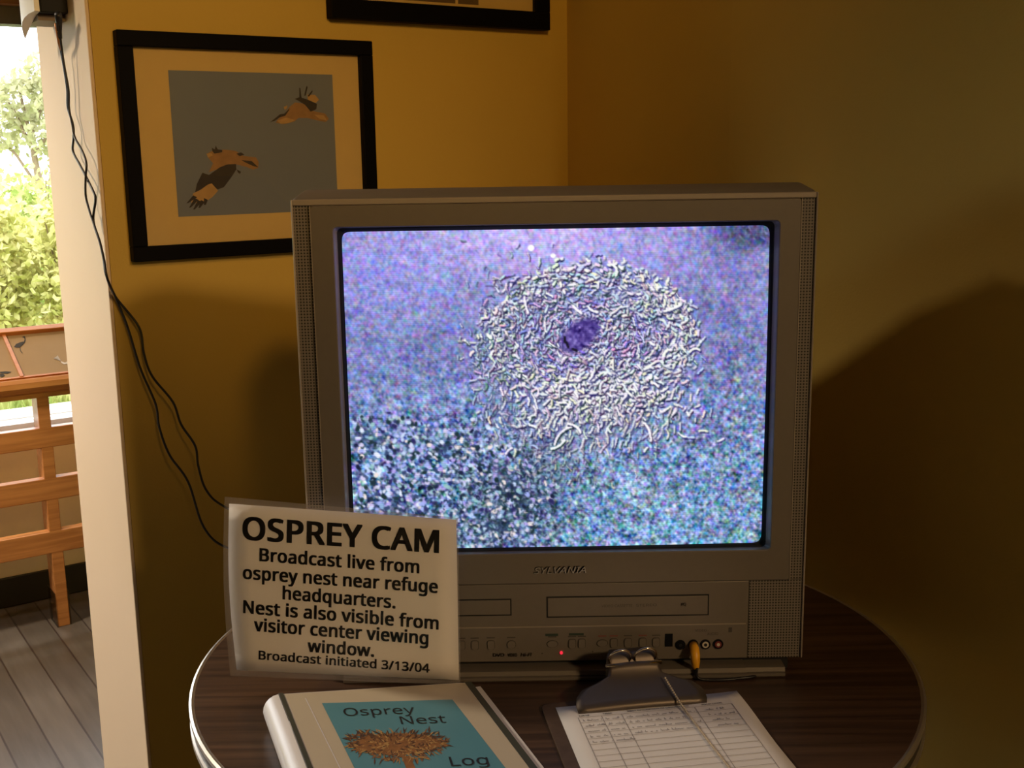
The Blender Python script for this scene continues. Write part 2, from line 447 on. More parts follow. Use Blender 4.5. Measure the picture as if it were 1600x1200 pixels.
tag(local_uv(ws, 'wall_side', M['paint']), kind='structure')
we = MB().box((UMAX, VW - 0.15, 0), (UMAX + 0.15, VMAX + 0.15, CEIL))
tag(local_uv(we, 'wall_end', M['paint']), kind='structure')

SILL_Z = 0.566; HEAD_Z = 1.815
HD2 = 1.868
lw = MB().box((UMIN, VW - 0.15, 0), (UMAX, VW, SILL_Z - 0.03))
tag(local_uv(lw, 'wall_window', M['low_wall']), kind='structure')
up = MB().box((UMIN, VW - 0.15, HD2 + 0.09), (UMAX, VW, CEIL))
tag(local_uv(up, 'wall_window_upper', M['low_wall']), kind='structure')
bb = MB().box((UMIN, VW, 0), (UMAX, VW + 0.012, 0.098))
tag(local_uv(bb, 'baseboard_window', M['black_base'], bevel=0.003), kind='structure')
bm_ = MB().box((UMIN, VW - 0.13, HD2), (UMAX, VW + 0.02, HD2 + 0.09))
tag(local_uv(bm_, 'trim_1', M['header_wood']), kind='structure')
# window: sill, head, mullions, panes
win = thing('window_1', tuple(P0), None, None); tag(win, kind='structure'); win.rotation_euler.z = ROT_U


def wpart(mb, name, mat, **k):
    mb.v = [(p[0], -p[1], p[2]) for p in mb.v]
    return mb.build(name, mat, win, **k)


wpart(MB().box((UMIN, VW - 0.15, SILL_Z - 0.03), (UMAX, VW + 0.015, SILL_Z)), 'window_sill', M['white_trim'], bevel=0.003)
hf = MB().box((UMIN, VW - 0.11, HEAD_Z), (UMAX, VW - 0.03, HD2))
wpart(MB().box((UMIN, VW - 0.11, SILL_Z), (UMAX, VW - 0.03, SILL_Z + 0.018)), 'bottom_rail', M['white_trim'], bevel=0.002)
MULL = [UMIN + 0.03, -2.85, -1.25, 1.55, UMAX - 0.03]
for mu in MULL:
    hf.box((mu - 0.03, VW - 0.11, SILL_Z + 0.018), (mu + 0.03, VW - 0.03, HEAD_Z))
wpart(hf, 'window_frame', M['header'])
for a, b in zip(MULL[:-1], MULL[1:]):
    wpart(MB().box((a + 0.03, VW - 0.073, SILL_Z + 0.018), (b - 0.03, VW - 0.067, HEAD_Z)), 'window_pane', M['glass'])
win2 = thing('window_2', tuple(P0), None, None); tag(win2, kind='structure'); win2.rotation_euler.z = ROT_U
def w2part(mb, name, mat, **k):
    mb.v = [(p[0], -p[1], p[2]) for p in mb.v]
    return mb.build(name, mat, win2, **k)
w2part(MB().box((UMIN - 0.15, SW0, 0.536), (UMIN + 0.015, SW1, SILL_Z)), 'window_sill', M['white_trim'], bevel=0.003)
hf = MB().box((UMIN - 0.11, SW0, HEAD_Z), (UMIN - 0.03, SW1, HD2)).box((UMIN - 0.11, SW0, SILL_Z), (UMIN - 0.03, SW1, SILL_Z + 0.018))
hf.box((UMIN - 0.11, SW0, SILL_Z + 0.018), (UMIN - 0.03, SW0 + 0.05, HEAD_Z)).box((UMIN - 0.11, SW1 - 0.05, SILL_Z + 0.018), (UMIN - 0.03, SW1, HEAD_Z))
w2part(hf, 'window_frame', M['header'])
w2part(MB().box((UMIN - 0.073, SW0 + 0.05, SILL_Z + 0.018), (UMIN - 0.067, SW1 - 0.05, HEAD_Z)), 'window_pane', M['dimming_glass'])
pd2 = bpy.data.lights.new('side_daylight_portal', 'AREA'); pd2.shape = 'RECTANGLE'; pd2.size = SW1 - SW0; pd2.size_y = HEAD_Z - SILL_Z
pd2.cycles.is_portal = True
po2 = bpy.data.objects.new('side_daylight_portal', pd2); COL.objects.link(po2)
po2.location = uv(UMIN - 0.2, (SW0 + SW1) / 2, (SILL_Z + HEAD_Z) / 2)
po2.rotation_euler = U.to_track_quat('-Z', 'Z').to_euler()
# the opening guides daylight sampling
pd = bpy.data.lights.new('daylight_portal', 'AREA'); pd.shape = 'RECTANGLE'; pd.size = UMAX - UMIN; pd.size_y = HEAD_Z - SILL_Z
pd.cycles.is_portal = True
po = bpy.data.objects.new('daylight_portal', pd); COL.objects.link(po)
po.location = uv((UMIN + UMAX) / 2, VW - 0.2, (SILL_Z + HEAD_Z) / 2)
po.rotation_euler = V.to_track_quat('-Z', 'Z').to_euler()

# ------------------------------------------------------------------ outside
gr = MB().box((-25, -60, -0.10), (25, VW - 0.15, -0.02))
tag(local_uv(gr, 'ground', M['lawn']), kind='structure')


def v_at(y, x=60, z=-0.02):
    return (at_z(x, y, z) - P0).dot(V)


k0, k1, k2 = v_at(656, 96), v_at(646, 96), v_at(631, 96)
pth = MB().box((-12, k1, -0.02), (12, k0 + 1.2, -0.013))
tag(local_uv(pth, 'ground_gravel', M['rock']), kind='structure')
kb = MB().box((-12, k2, -0.02), (12, k1, -0.012))
tag(local_uv(kb, 'pavement', M['kerb']), kind='structure')


def leaf_cloud(mb, c, rad, n, size, up=0.3, flat=None):
    c = np.array(c); rad = np.array(rad)
    for _ in range(n):
        d = rng.normal(size=3); d /= np.linalg.norm(d); r = rng.uniform(0.35, 1.0) ** 0.6
        p = c + d * rad * r * rng.uniform(0.8, 1.12)
        a = rng.normal(size=3); a[2] += up; a /= np.linalg.norm(a)
        b = np.cross(a, rng.normal(size=3)); b /= np.linalg.norm(b)
        s = size * rng.uniform(0.6, 1.3); wd = s * 0.28
        mb.add([p, p + a * s * 0.45 + b * wd, p + a * s, p + a * s * 0.45 - b * wd], [(0, 1, 2, 3)])


def shrub(loc, h, r, n, size, lm, label, group):
    t = thing('shrub', loc, label, 'shrub', group)
    mb = MB()
    for k in range(5):
        leaf_cloud(mb, (rng.uniform(-.4, .4) * r, rng.uniform(-.4, .4) * r, h * rng.uniform(0.45, 0.7)), (r * 0.75, r * 0.75, h * 0.42), n // 5, size)
    leaf_cloud(mb, (0, 0, h * 0.35), (r, r, h * 0.34), n // 3, size)
    mb.build('foliage', lm, t)
    st = MB()
    for k in range(7):
        a = rng.uniform(0, 6.28); q = rng.uniform(.2, .6) * r
        st.tube([(0.03 * math.cos(a), 0.03 * math.sin(a), 0), (q * .5 * math.cos(a), q * .5 * math.sin(a), h * .45), (q * math.cos(a), q * math.sin(a), h * .95)], [0.012, 0.009, 0.004], 5)
    st.build('stems', M['bark'], t)
    return t


def out_at(x, y_dist):
    """ground point beyond the window on the line of sight through column x, y_dist metres off"""
    d = ray(x, 400); p = Vector((d.x / d.y * y_dist, y_dist, -0.02)); return p


GS = 'shrubs beyond the window'
shrub(out_at(-12, 8.1), 1.20, 0.33, 3600, 0.07, M['leaf2'], 'pale yellow-green shrub outside the window, cut by the left picture edge', GS)
shrub(out_at(112, 8.1), 1.16, 0.30, 3400, 0.07, M['leaf2'], 'pale yellow-green shrub outside the window, beside the pale wall end', GS)
shrub(out_at(55, 9.9), 1.42, 0.95, 5200, 0.075, M['leaf1'], 'taller light green shrub behind the two pale shrubs outside', GS)
# sparse tree far off
tl_ = out_at(52, 14.0)
tree = thing('sparse_tree', tl_, 'sparse olive tree standing pale against the sky outside', 'tree')
mb = MB()
for c, r, n in (((0.05, 0, 2.15), (0.36, 0.35, 0.34), 420), ((-0.3, 0.1, 1.75), (0.3, 0.3, 0.22), 200), ((0.35, 0, 1.7), (0.35, 0.3, 0.3), 260), ((0.35, 0.1, 2.45), (0.3, 0.3, 0.26), 170)):
    leaf_cloud(mb, c, r, n, 0.12)
mb.build('crown', M['leaf3'], tree)
mb = MB().tube([(0.2, 0, 0), (0.18, 0, 0.9), (0.12, 0, 1.6), (0.02, 0, 2.3)], [0.06, 0.05, 0.035, 0.01], 7)
for a, b in (((0.16, 0, 1.1), (-0.35, .1, 1.8)), ((0.12, 0, 1.5), (0.5, 0, 1.9)), ((0.1, 0, 1.7), (0.5, .1, 2.6)), ((0.1, 0, 1.6), (-.2, 0, 2.3))):
    mb.tube([a, Vector(a).lerp(Vector(b), .5) + Vector((0, 0, .05)), b], [0.025, 0.018, 0.006], 6)
mb.build('trunk', M['bark'], tree)
# grass along the kerb
mb = MB()
for _ in range(5200):
    u = rng.uniform(-2.2, 2.2); vv = k2 - rng.uniform(0.0, 0.45); h = rng.uniform(0.10, 0.26)
    dx, dy = rng.normal(size=2) * 0.05
    mb.add([(u - .006, vv, -.02), (u + .006, vv, -.02), (u + dx, vv + dy, h)], [(0, 1, 2)])
g = local_uv(mb, 'grass', M['leaf1'])
tag(g, 'tall green grass growing behind the pale kerb outside', 'grass', kind='stuff')

# ------------------------------------------------------------------ railing
post_p = at_z(92, 980, 0)
VR = (post_p - P0).dot(V); UPST = (post_p - P0).dot(U)
rail = thing('wooden_railing', tuple(P0 + U * UPST + V * VR), 'orange-brown wooden railing with square post and flat rails by window', 'railing', rz=ROT_U)


def rpart(mb, name, mat, parent=rail, **k):
    # vertices given as (u relative to the post, v relative to the front of the rails, z)
    mb.v = [(p[0], -p[1], p[2]) for p in mb.v]
    return mb.build(name, mat, parent, **k)


RU0, RU1 = -3.6, 2.6
for k, pu in enumerate((-1.5, 0.0, 1.5)):
    rpart(MB().box((pu - 0.0, -0.075, 0), (pu + 0.0345, -0.0005, 0.73)), 'post', M['rail'], bevel=0.002)
for z0, z1 in ((0.566, 0.627), (0.404, 0.4715), (0.2375, 0.3065)):
    rpart(MB().box((RU0, -0.036, z0), (RU1, 0.0, z1)), 'rail', M['rail'], bevel=0.0025)
cap = MB()
prof = [(-0.062, 0.722), (0.012, 0.722), (0.012, 0.735), (0.024, 0.742), (0.030, 0.757), (0.026, 0.772), (0.014, 0.781), (-0.062, 0.783)]
cap.loft([[(RU0, a, b) for a, b in prof], [(RU1, a, b) for a, b in prof]])
rpart(cap, 'handrail', M['cap'])
# clear plastic guard wrapped round the foot of the post
gd = MB().box((-0.004, -0.09, 0.0), (-0.002, 0.002, 0.11)).box((0.0365, -0.09, 0.0), (0.0385, 0.002, 0.11))
rpart(gd, 'clear_guard', clear('clear_guard_plastic', 0.06, (0.9, 0.9, 0.88), 0.1))

# sloping display panel behind the handrail
ta, tb = 0.2287, 0.1027                        # run back and rise
disp = thing('display_panel', tuple(P0 + U * UPST + V * VR), 'sloping tan bird display panel with orange edging above the handrail', 'display panel', rz=ROT_U)
sl = Vector((0, ta, tb)); sn = Vector((0, -tb, ta)).normalized()      # local: y = away from viewer
O = Vector((0, 0.006, 0.7845))
def dpt(u, s, h=0.0):
    return Vector((u, 0, 0)) + O + sl * s + sn * h
mb = MB().prism([dpt(RU0, 0, 0.0), dpt(RU1, 0, 0.0), dpt(RU1, 1, 0.0), dpt(RU0, 1, 0.0)], -sn * 0.012)
mb.build('panel_board', M['panel'], disp)
mb = MB().prism([dpt(RU0, .94, -.012), dpt(RU1, .94, -.012), dpt(RU1, .94, .014), dpt(RU0, .94, .014)], sl * 0.10)
mb.build('top_edging', M['trim_wood'], disp, bevel=0.002)
mb = MB().prism([dpt(RU0, -.02, -.004), dpt(RU1, -.02, -.004), dpt(RU1, -.02, .004), dpt(RU0, -.02, .004)], sl * 0.03)
mb.build('bottom_edging', M['trim_wood'], disp)
dn = (at_plane(35, 590, post_p, V) - post_p).dot(U)
for du in (dn - 1.2, dn, dn + 1.2):
    mb = MB().prism([dpt(du - .005, 0, .001), dpt(du + .005, 0, .001), dpt(du + .005, .95, .001), dpt(du - .005, .95, .001)], sn * 0.005)
    mb.build('divider', M['trim_wood'], disp)


RUmat = Matrix.Rotation(-ROT_U, 3, 'Z')
disp_world = P0 + U * UPST + V * VR
n_world = Matrix.Rotation(ROT_U, 3, 'Z') @ sn
def on_panel(x, y, h=0.0012):
    p = at_plane(x, y, disp_world + Matrix.Rotation(ROT_U, 3, 'Z') @ (O + sn * h), n_world)
    return RUmat @ (p - disp_world)


def blob(mb, pts, f, mi=0):
    mb.cur = mi; mb.quad(*[f(*p) for p in pts])


Z6 = lambda x, y: on_panel(x / 6, 480 + y / 6)
mb = MB()
blob(mb, [(132, 372), (150, 345), (185, 330), (215, 322), (228, 335), (205, 360), (180, 378), (150, 378)], Z6)          # heron body
blob(mb, [(215, 330), (226, 318), (232, 300), (224, 285), (230, 275), (238, 290), (240, 312), (230, 335)], Z6)          # neck
blob(mb, [(205, 280), (228, 270), (240, 280), (225, 286)], Z6)
blob(mb, [(183, 375), (190, 375), (196, 410), (215, 430), (208, 432), (190, 412)], Z6)                                 # legs
mb.build('heron_print', M['grey_ink'], disp); mb = MB()
blob(mb, [(0, 605), (55, 600), (110, 605), (70, 622), (0, 618)], Z6)
blob(mb, [(0, 625), (30, 622), (45, 640), (20, 655), (0, 652)], Z6)
mb.build('duck_print', M['grey_ink'], disp); mb = MB()
blob(mb, [(70, 238), (190, 226), (192, 233), (72, 246)], Z6)                                                          # caption line
blob(mb, [(270, 222), (560, 196), (562, 212), (272, 236)], Z6)
mb.build('caption_print', M['grey_ink'], disp); mb = MB()
blob(mb, [(560, 482), (540, 452), (520, 470), (500, 480), (530, 462), (546, 460), (572, 505), (610, 520), (640, 500), (640, 530), (600, 535), (575, 522)], Z6)   # white egret
mb.build('egret_print', M['white_ink'], disp)

# ------------------------------------------------------------------ framed pictures
def wall_px(x, y, off):
    return at_plane(x, y, P0 + V * off, V)


def wall_loc(p):
    d = p - P0; return d.dot(U), d.z


def framed(name, label, u0, u1, z0, z1, fwid, contents):
    t = thing(name, tuple(P0 + U * u0 + V * 0.0 + Z * z0), label, 'picture', 'framed pictures on the tan wall', rz=ROT_U)
    wd, ht = u1 - u0, z1 - z0; D = 0.022
    def b(mb, nm, mat, **k):
        mb.v = [(p[0], -p[1], p[2]) for p in mb.v]
        return mb.build(nm, mat, t, **k)
    mb = MB()
    mb.box((0, 0.001, 0), (wd, D, fwid)); mb.box((0, 0.001, ht - fwid), (wd, D, ht))
    mb.box((0, 0.001, fwid), (fwid, D, ht - fwid)); mb.box((wd - fwid, 0.001, fwid), (wd, D, ht - fwid))
    b(mb, 'frame', M['black_frame'], bevel=0.0015)
    b(MB().box((fwid, 0.002, fwid), (wd - fwid, 0.010, ht - fwid)), 'mat_board', M['mat_board'])
    contents(t, b)
    b(MB().box((fwid, 0.0145, fwid), (wd - fwid, 0.0155, ht - fwid)), 'glass', M['pic_glass'])
    return t


fL = wall_loc(wall_px(196, 230, 0.022))[0]
fR = wall_loc(wall_px(587, 200, 0.022))[0]
fT = wall_loc(wall_px(385, 55, 0.022))[1]; fB = wall_loc(wall_px(330, 402.5, 0.022))[1]
FW = 0.0235
def osprey(t, b):
    a = lambda x, y: wall_loc(wall_px(x, y, 0.011))
    u0, z1 = a(265, 109.5); u1, _ = a(521.5, 114.5); _, z0 = a(276, 339)
    X = lambda u: u - fL
    u0l = a(271, 225)[0]; u1r = a(523, 200)[0]
    b(MB().box((X(u0l), 0.009, z0 - fB), (X(u1r), 0.0105, z1 - fB)), 'print', M['print_sky'])
    def P(x, y, off=0.0108):
        u, z = wall_loc(wall_px(260 + x / 4.8, 100 + y / 4.8, off)); return (X(u), off, z - fB)
    g = MB()
    def poly(pts, mi, off):
        g.cur = mi; g.quad(*[P(x, y, off) for x, y in pts])
    # lower osprey
    poly([(310, 668), (345, 650), (440, 642), (520, 652), (580, 690), (672, 700), (692, 735), (688, 780), (650, 792), (600, 772), (560, 762), (520, 752), (450, 765), (380, 790), (318, 812), (350, 745), (312, 700)], 1, .0108)
    poly([(400, 775), (460, 752), (522, 750), (525, 790), (490, 845), (430, 925), (385, 940), (330, 900), (250, 945), (215, 965), (228, 900), (270, 815), (320, 832)], 0, .0110)
    poly([(310, 905), (340, 895), (388, 950), (345, 998), (300, 1030), (240, 1045), (185, 1040), (200, 970), (255, 945)], 2, .0111)
    for px, py, qx, qy in ((150, 1045, 205, 985), (170, 1078, 215, 1005), (200, 1092, 240, 1020), (240, 1080, 262, 1020), (282, 1058, 285, 1005)):
        poly([(px, py), (px + 14, py - 2), (qx + 26, qy + 14), (qx - 4, qy)], 0, .0112)
    poly([(340, 628), (362, 640), (370, 612), (385, 640), (420, 645), (418, 662), (360, 672), (345, 655)], 0, .0111)
    poly([(525, 672), (560, 662), (585, 680), (550, 692)], 0, .0111)
    poly([(528, 790), (560, 808), (552, 825), (535, 812)], 0, .0111)
    poly([(560, 720), (640, 728), (690, 775), (650, 765), (600, 742)], 0, .01105)
    poly([(300, 672), (335, 668), (350, 685), (312, 702)], 2, .0111)
    b(g, 'osprey_print', [M['bird_dark'], M['bird_tan'], M['bird_cream']])['label'] = 'lower flying osprey'
    g = MB()
    # upper osprey
    poly([(885, 375), (925, 320), (965, 288), (1045, 300), (1098, 352), (1190, 372), (1218, 412), (1195, 435), (1140, 425), (1060, 405), (990, 405), (960, 432), (880, 452), (820, 440), (835, 415)], 1, .0108)
    poly([(962, 262), (1000, 248), (1062, 268), (1130, 300), (1125, 338), (1082, 358), (1040, 305), (985, 272)], 0, .0110)
    poly([(1058, 228), (1115, 232), (1145, 268), (1120, 292), (1060, 268)], 2, .0109)
    poly([(996, 180), (1004, 178), (1014, 252), (998, 252)], 0, .0111)
    poly([(1050, 165), (1060, 172), (1046, 235), (1034, 240)], 0, .0111)
    poly([(1092, 200), (1098, 204), (1070, 245), (1060, 240)], 0, .0111)
    poly([(775, 438), (812, 410), (850, 378), (885, 372), (925, 330), (918, 350), (892, 388), (850, 400), (815, 425)], 0, .0111)
    poly([(830, 425), (900, 402), (965, 420), (930, 438), (860, 450)], 2, .0111)
    poly([(1110, 380), (1180, 385), (1205, 425), (1150, 412)], 2, .0110)
    poly([(880, 322), (908, 310), (905, 330), (888, 345)], 2, .0112)
    b(g, 'osprey_print', [M['bird_dark'], M['bird_tan'], M['bird_cream']])['label'] = 'upper right flying osprey'


framed('framed_picture', 'black-framed print of two flying ospreys behind the television', fL, fR, fB, fT, FW, osprey)

gL = wall_loc(wall_px(518, 10, 0.022))[0]; gR = wall_loc(wall_px(860, 20, 0.022))[0]; gB = wall_loc(wall_px(690, 37.5, 0.022))[1]
def upper(t, b):
    a = lambda x, y: wall_loc(wall_px(x, y, 0.011))
    ur, zb = a(748, 8); um = a(714, 5)[0]; X = lambda u: u - gL
    ul = ur - 0.24
    b(MB().box((X(um) + .003, 0.009, zb - gB), (X(ur), 0.0105, zb - gB + .2)).box((X(ul), 0.009, zb - gB), (X(um) - .003, 0.0105, zb - gB + .2)), 'print', M['print_brown'])


framed('framed_picture', 'black-framed picture at the top of the wall, cut off above the osprey print', gL, gR, gB, gB + 0.33, 0.032, upper)

# ------------------------------------------------------------------ wall device and its two cables
dev = thing('wall_adapter', tuple(uv(-0.006, -0.2, 1.62)), 'white-fronted black box fixed high on the pale wall end', 'adapter', rz=ROT_U)
pA = at_plane(114, 22, P0, U)                     # where the black side meets the wall end
vA = (pA - P0).dot(V) + 0.2; zA = pA.z - 1.62     # local numbers
def dvp(mb, nm, mat, parent=dev, **k):
    mb.v = [(p[0], -p[1], p[2]) for p in mb.v]
    return mb.build(nm, mat, parent, **k)
dd, dw = 0.042, 0.114
mb = MB(); prof = [(-0.0008, zA + .0), (-dd, zA + .0), (-dd, zA + .14), (-0.0008, zA + .14)]
mb.loft([[(a, vA, z) for a, z in prof], [(a, vA - dw, z) for a, z in prof]])
dvp(mb, 'body', M['black_plastic'], bevel=0.002)
mb = MB(); lo_ = []
for k in range(7):
    f = k / 6; bow = 0.014 * math.sin(math.pi * (0.15 + 0.85 * f))
    zb = zA + 0.002 - 0.030 * f ** 1.4
    lo_.append([(-dd - .0006, vA - 0.002 - dw * f, zb), (-dd - bow - .002, vA - 0.002 - dw * f, zb), (-dd - bow - .002, vA - 0.002 - dw * f, zA + .138), (-dd - .0006, vA - 0.002 - dw * f, zA + .138)])
mb.loft(lo_)
shade_auto(dvp(mb, 'white_front', M['white_plastic']))
dvp(MB().prism([(-0.001, vA - .02, zA - .0005), (-dd, vA - .02, zA - .0005), (-dd, vA - dw + .004, zA - .0005), (-0.001, vA - dw + .004, zA - .0005)], (0, 0, -.009)), 'underside', M['brown_plastic'])


def smooth_path(pts, n=8):
    pts = [Vector(p) for p in pts]; out = []
    P = [pts[0] * 2 - pts[1]] + pts + [pts[-1] * 2 - pts[-2]]
    for i in range(1, len(P) - 2):
        for k in range(n):
            t = k / n; a, b, c, d = P[i - 1], P[i], P[i + 1], P[i + 2]
            out.append(0.5 * ((2 * b) + (c - a) * t + (2 * a - 5 * b + 4 * c - d) * t * t + (3 * b - 3 * c + d - a) * t ** 3))
    out.append(pts[-1]); return out


def end_px(x, y, off):
    off = off + 0.006
    return at_plane(x, y, P0 - U * off, U)


def cable_path(end_pts, wall_pts, tail):
    P = [end_px(x, y, o) for x, y, o in end_pts] + [wall_px(x, y, o) for x, y, o in wall_pts] + tail
    return smooth_path(P)


A_end = [(89, 30, .026), (91, 52, .024), (95, 78, .014), (100, 106, .012), (105, 140, .010), (106, 168, .010), (114, 195, .010), (115, 215, .010), (114, 236, .010), (124, 256, .010), (134, 275, .011),
         (147, 302, .010), (149, 314, .010), (146, 345, .010), (156, 378, .010), (162, 405, .010), (166, 430, .010)]
A_wall = [(180, 463, .012), (217, 511, .020), (225, 553, .028), (238, 588, .034), (270, 628, .042), (283, 663, .048), (305, 697, .056), (310, 729, .062), (323, 767, .072), (353, 793, .085)]
B_end = [(93, 36, .022), (94, 55, .020), (97, 80, .018), (101, 106, .016), (107, 140, .013), (108, 170, .013), (113, 195, .013), (117, 215, .013), (128, 235, .013), (135, 255, .013), (134, 275, .015),
         (134, 305, .013), (140, 330, .013), (148, 354, .013), (157, 382, .013), (163, 408, .013), (168, 436, .013)]
B_wall = [(183, 470, .012), (201, 516, .016), (219, 575, .026), (243, 631, .036), (249, 668, .042), (265, 711, .050), (294, 753, .060), (318, 823, .078), (353, 855, .09)]
tailA = [Vector((-0.345, 1.68, 0.835)), Vector((-0.29, 1.69, 0.80)), Vector((-0.19, 1.71, 0.785))]
tailB = [Vector((-0.36, 1.64, 0.82)), Vector((-0.28, 1.65, 0.79)), Vector((-0.17, 1.67, 0.780))]
pa = cable_path(A_end, A_wall, tailA); pb = cable_path(B_end, B_wall, tailB)
ca = thing('black_cable', tuple(pa[0]), 'thin black cable bowing right down the wall, upper of the two', 'cable', 'black cables from the wall box')
Part(ca).tube(pa, 0.0019, 6).build('wire', M['cable'], smooth=True)
Part(ca).tube([end_px(87, 36, .027), end_px(89, 48, .026), end_px(92, 66, .020), end_px(95, 78, .016)], [.0022, .0026, .0026, .0018], 8).build('jack_sleeve', M['copper'], smooth=True)
cb = thing('black_cable', tuple(pb[0]), 'thin black cable sagging lower down the wall with thick plug', 'cable', 'black cables from the wall box')
Part(cb).tube(pb, 0.0019, 6).build('wire', M['cable'], smooth=True)
Part(cb).tube([end_px(91, 22, .026), end_px(92, 36, .022), end_px(93, 50, .020), end_px(95, 60, .018)], [.0056, .0050, .0036, .0024], 10).build('plug_sleeve', M['cable'], smooth=True)

# ------------------------------------------------------------------ table
TC = Vector((0.04725, 1.371, 0)); TR_ = 0.446
table = thing('round_table', tuple(TC), 'round dark walnut table with metal edge under the television', 'table')
mb = MB().lathe([(TR_ - .004, TZ - .026), (TR_ - .004, TZ - .0012), (TR_ - .0045, TZ)], (0, 0, 0), 128)
shade_auto(mb.build('tabletop', M['table_wood'], table))
mb = MB()
prof = [(TR_ - .0042, TZ - .0005), (TR_ - .001, TZ + .0006), (TR_ + .002, TZ - .001), (TR_ + .002, TZ - .006), (TR_ - .0005, TZ - .007), (TR_ - .0005, TZ - .021), (TR_ + .002, TZ - .022), (TR_ + .002, TZ - .028), (TR_ - .0042, TZ - .029)]
for k in range(len(prof) - 1):
    mb.cur = 1 if k == 4 else 0
    n = 128
    l0, l1 = ([(r * math.cos(2 * math.pi * i / n), r * math.sin(2 * math.pi * i / n), z) for i in range(n)] for r, z in prof[k:k + 2])
    mb.loft([l0, l1], (False, False))
shade_auto(mb.build('edge_band', [M['rim_metal'], M['rim_dark']], table), 30)
mb = MB().lathe([(0.13, TZ - .046), (0.15, TZ - .0265)], (0, 0, 0), 32)
mb.build('mounting_plate', M['iron'], table)
shade_auto(MB().lathe([(0.045, 0.06), (0.038, 0.12), (0.038, TZ - .08), (0.05, TZ - .0465)], (0, 0, 0), 32).build('column', M['iron'], table))
for k in range(4):
    a = k * math.pi / 2 + 0.5
    Mx = Matrix.Rotation(a, 4, 'Z')
    g = MB().loft([[Mx @ Vector((x, y, z)) for y, z in ((-.025, z0), (.025, z0), (.025, z1), (-.025, z1))] for x, z0, z1 in ((0.03, .03, .09), (0.15, .02, .06), (0.32, .0, .028))])
    g.build('foot', M['iron'], table, bevel=0.004)

# ------------------------------------------------------------------ television
tv = thing('television', (0.0512, YF + 0.22, TZ), 'silver tube television showing an osprey nest on the round table', 'television')
SX = lambda x: x * 1.25
SZ = lambda z: TZ + (z - 1.0) * 1.25
XL, XR = -0.2466, 0.3490
ZT = 1.3550; ZB = TZ + 0.0185
CX = (XL + XR) / 2


def rrect(x0, x1, z0, z1, y, r=0.008, n=4):
    out = []
    for cx, cz, a0 in ((x1 - r, z1 - r, 0), (x0 + r, z1 - r, 90), (x0 + r, z0 + r, 180), (x1 - r, z0 + r, 270)):
        for k in range(n + 1):
            a = math.radians(a0 + 90 * k / n); out.append((cx + r * math.cos(a), y, cz + r * math.sin(a)))
    return out


mb = Part(tv).loft([rrect(XL, XR, ZB, ZT, YF + 0.0085, .006), rrect(XL - .0004, XR + .0004, ZB, ZT + .003, YF + 0.013, .007),
                    rrect(XL, XR, ZB - .003, ZT + .0095, YF + 0.060, .010), rrect(XL + .006, XR - .006, ZB - .004, ZT + .004, YF + 0.12, .012),
                    rrect(XL + .05, XR - .05, ZB, ZT - .05, YF + 0.22, .03), rrect(CX - .18, CX + .18, ZB + .02, ZT - .13, YF + 0.33, .04), rrect(CX - .11, CX + .11, ZB + .06, ZT - .2, YF + 0.43, .03)], (False, True))
shade_auto(mb.build('cabinet', M['tv_rear']), 30)
# front rim: thin pale border round the front
mb = Part(tv)
for a, b in (((XL, ZB), (XL + .0022, ZT)), ((XR - .0022, ZB), (XR, ZT)), ((XL + .0022, ZT - .0065), (XR - .0022, ZT))):
    mb.box((a[0], YF + .001, a[1]), (b[0], YF + .0088, b[1]))
mb.build('front_rim', M['tv_rim'], bevel=0.0012)
# speaker grilles
BXL, BXR = -0.2251, 0.3305; BZB = SZ(1.0955); BZT = ZT - .0068
PXL, PXR = -0.180, 0.2822
def gpart(x0, x1, z0, z1):
    return Part(tv).box((x0, YF + .004, z0), (x1, YF + .0086, z1)).build('speaker_grille', M['grille'])
gpart(XL + .0022, BXL - .0012, BZB, BZT); gpart(BXR + .0012, XR - .0022, BZB, BZT)
gpart(XL + .0022, PXL - .0008, ZB, BZB - .0008); gpart(PXR + .0008, XR - .0022, ZB, BZB - .0008)
# bezel with the screen opening
OX0, OX1, OZ0, OZ1 = -0.1998, 0.3060, SZ(1.1265), SZ(1.4390)
mb = Part(tv)
of = rrect(BXL, BXR, BZB, BZT, YF + .0, .004); ob = rrect(BXL - .001, BXR + .001, BZB - .001, BZT + .0005, YF + .0084, .004)
inn = rrect(OX0, OX1, OZ0, OZ1, YF, .005); inb = rrect(OX0, OX1, OZ0, OZ1, YF + .004, .005)
mb.loft([ob, of, inn, inb], (False, False))
shade_auto(mb.build('bezel', M['tv'], bevel=0.0012), 30)
for x in (BXL - .0004, BXR - .0006):
    Part(tv).box((x, YF - .0006, BZB), (x + .001, YF + .004, BZT)).build('bezel_line', M['tv_rim'])
# surround and black gap
SS = 1.0085
zc = lambda z: CAM_H + (z - CAM_H) * SS
SX0, SX1 = -0.1908 * SS, 0.2955 * SS; SZ0, SZ1 = zc(SZ(1.1327)), zc(SZ(1.4346))
mb = Part(tv); g = 0.0048
m1 = rrect(SX0 - g, SX1 + g, SZ0 - g, SZ1 + g, YF + .0125, .006)
m2 = rrect(SX0 - .0005, SX1 + .0005, SZ0 - .0005, SZ1 + .0005, YF + .019, .008)
mb.cur = 0; mb.loft([inb, m1], (False, False)); mb.cur = 1; mb.loft([m1, m2], (False, True))
mb.build('screen_surround', [M['surround'], M['gap']])


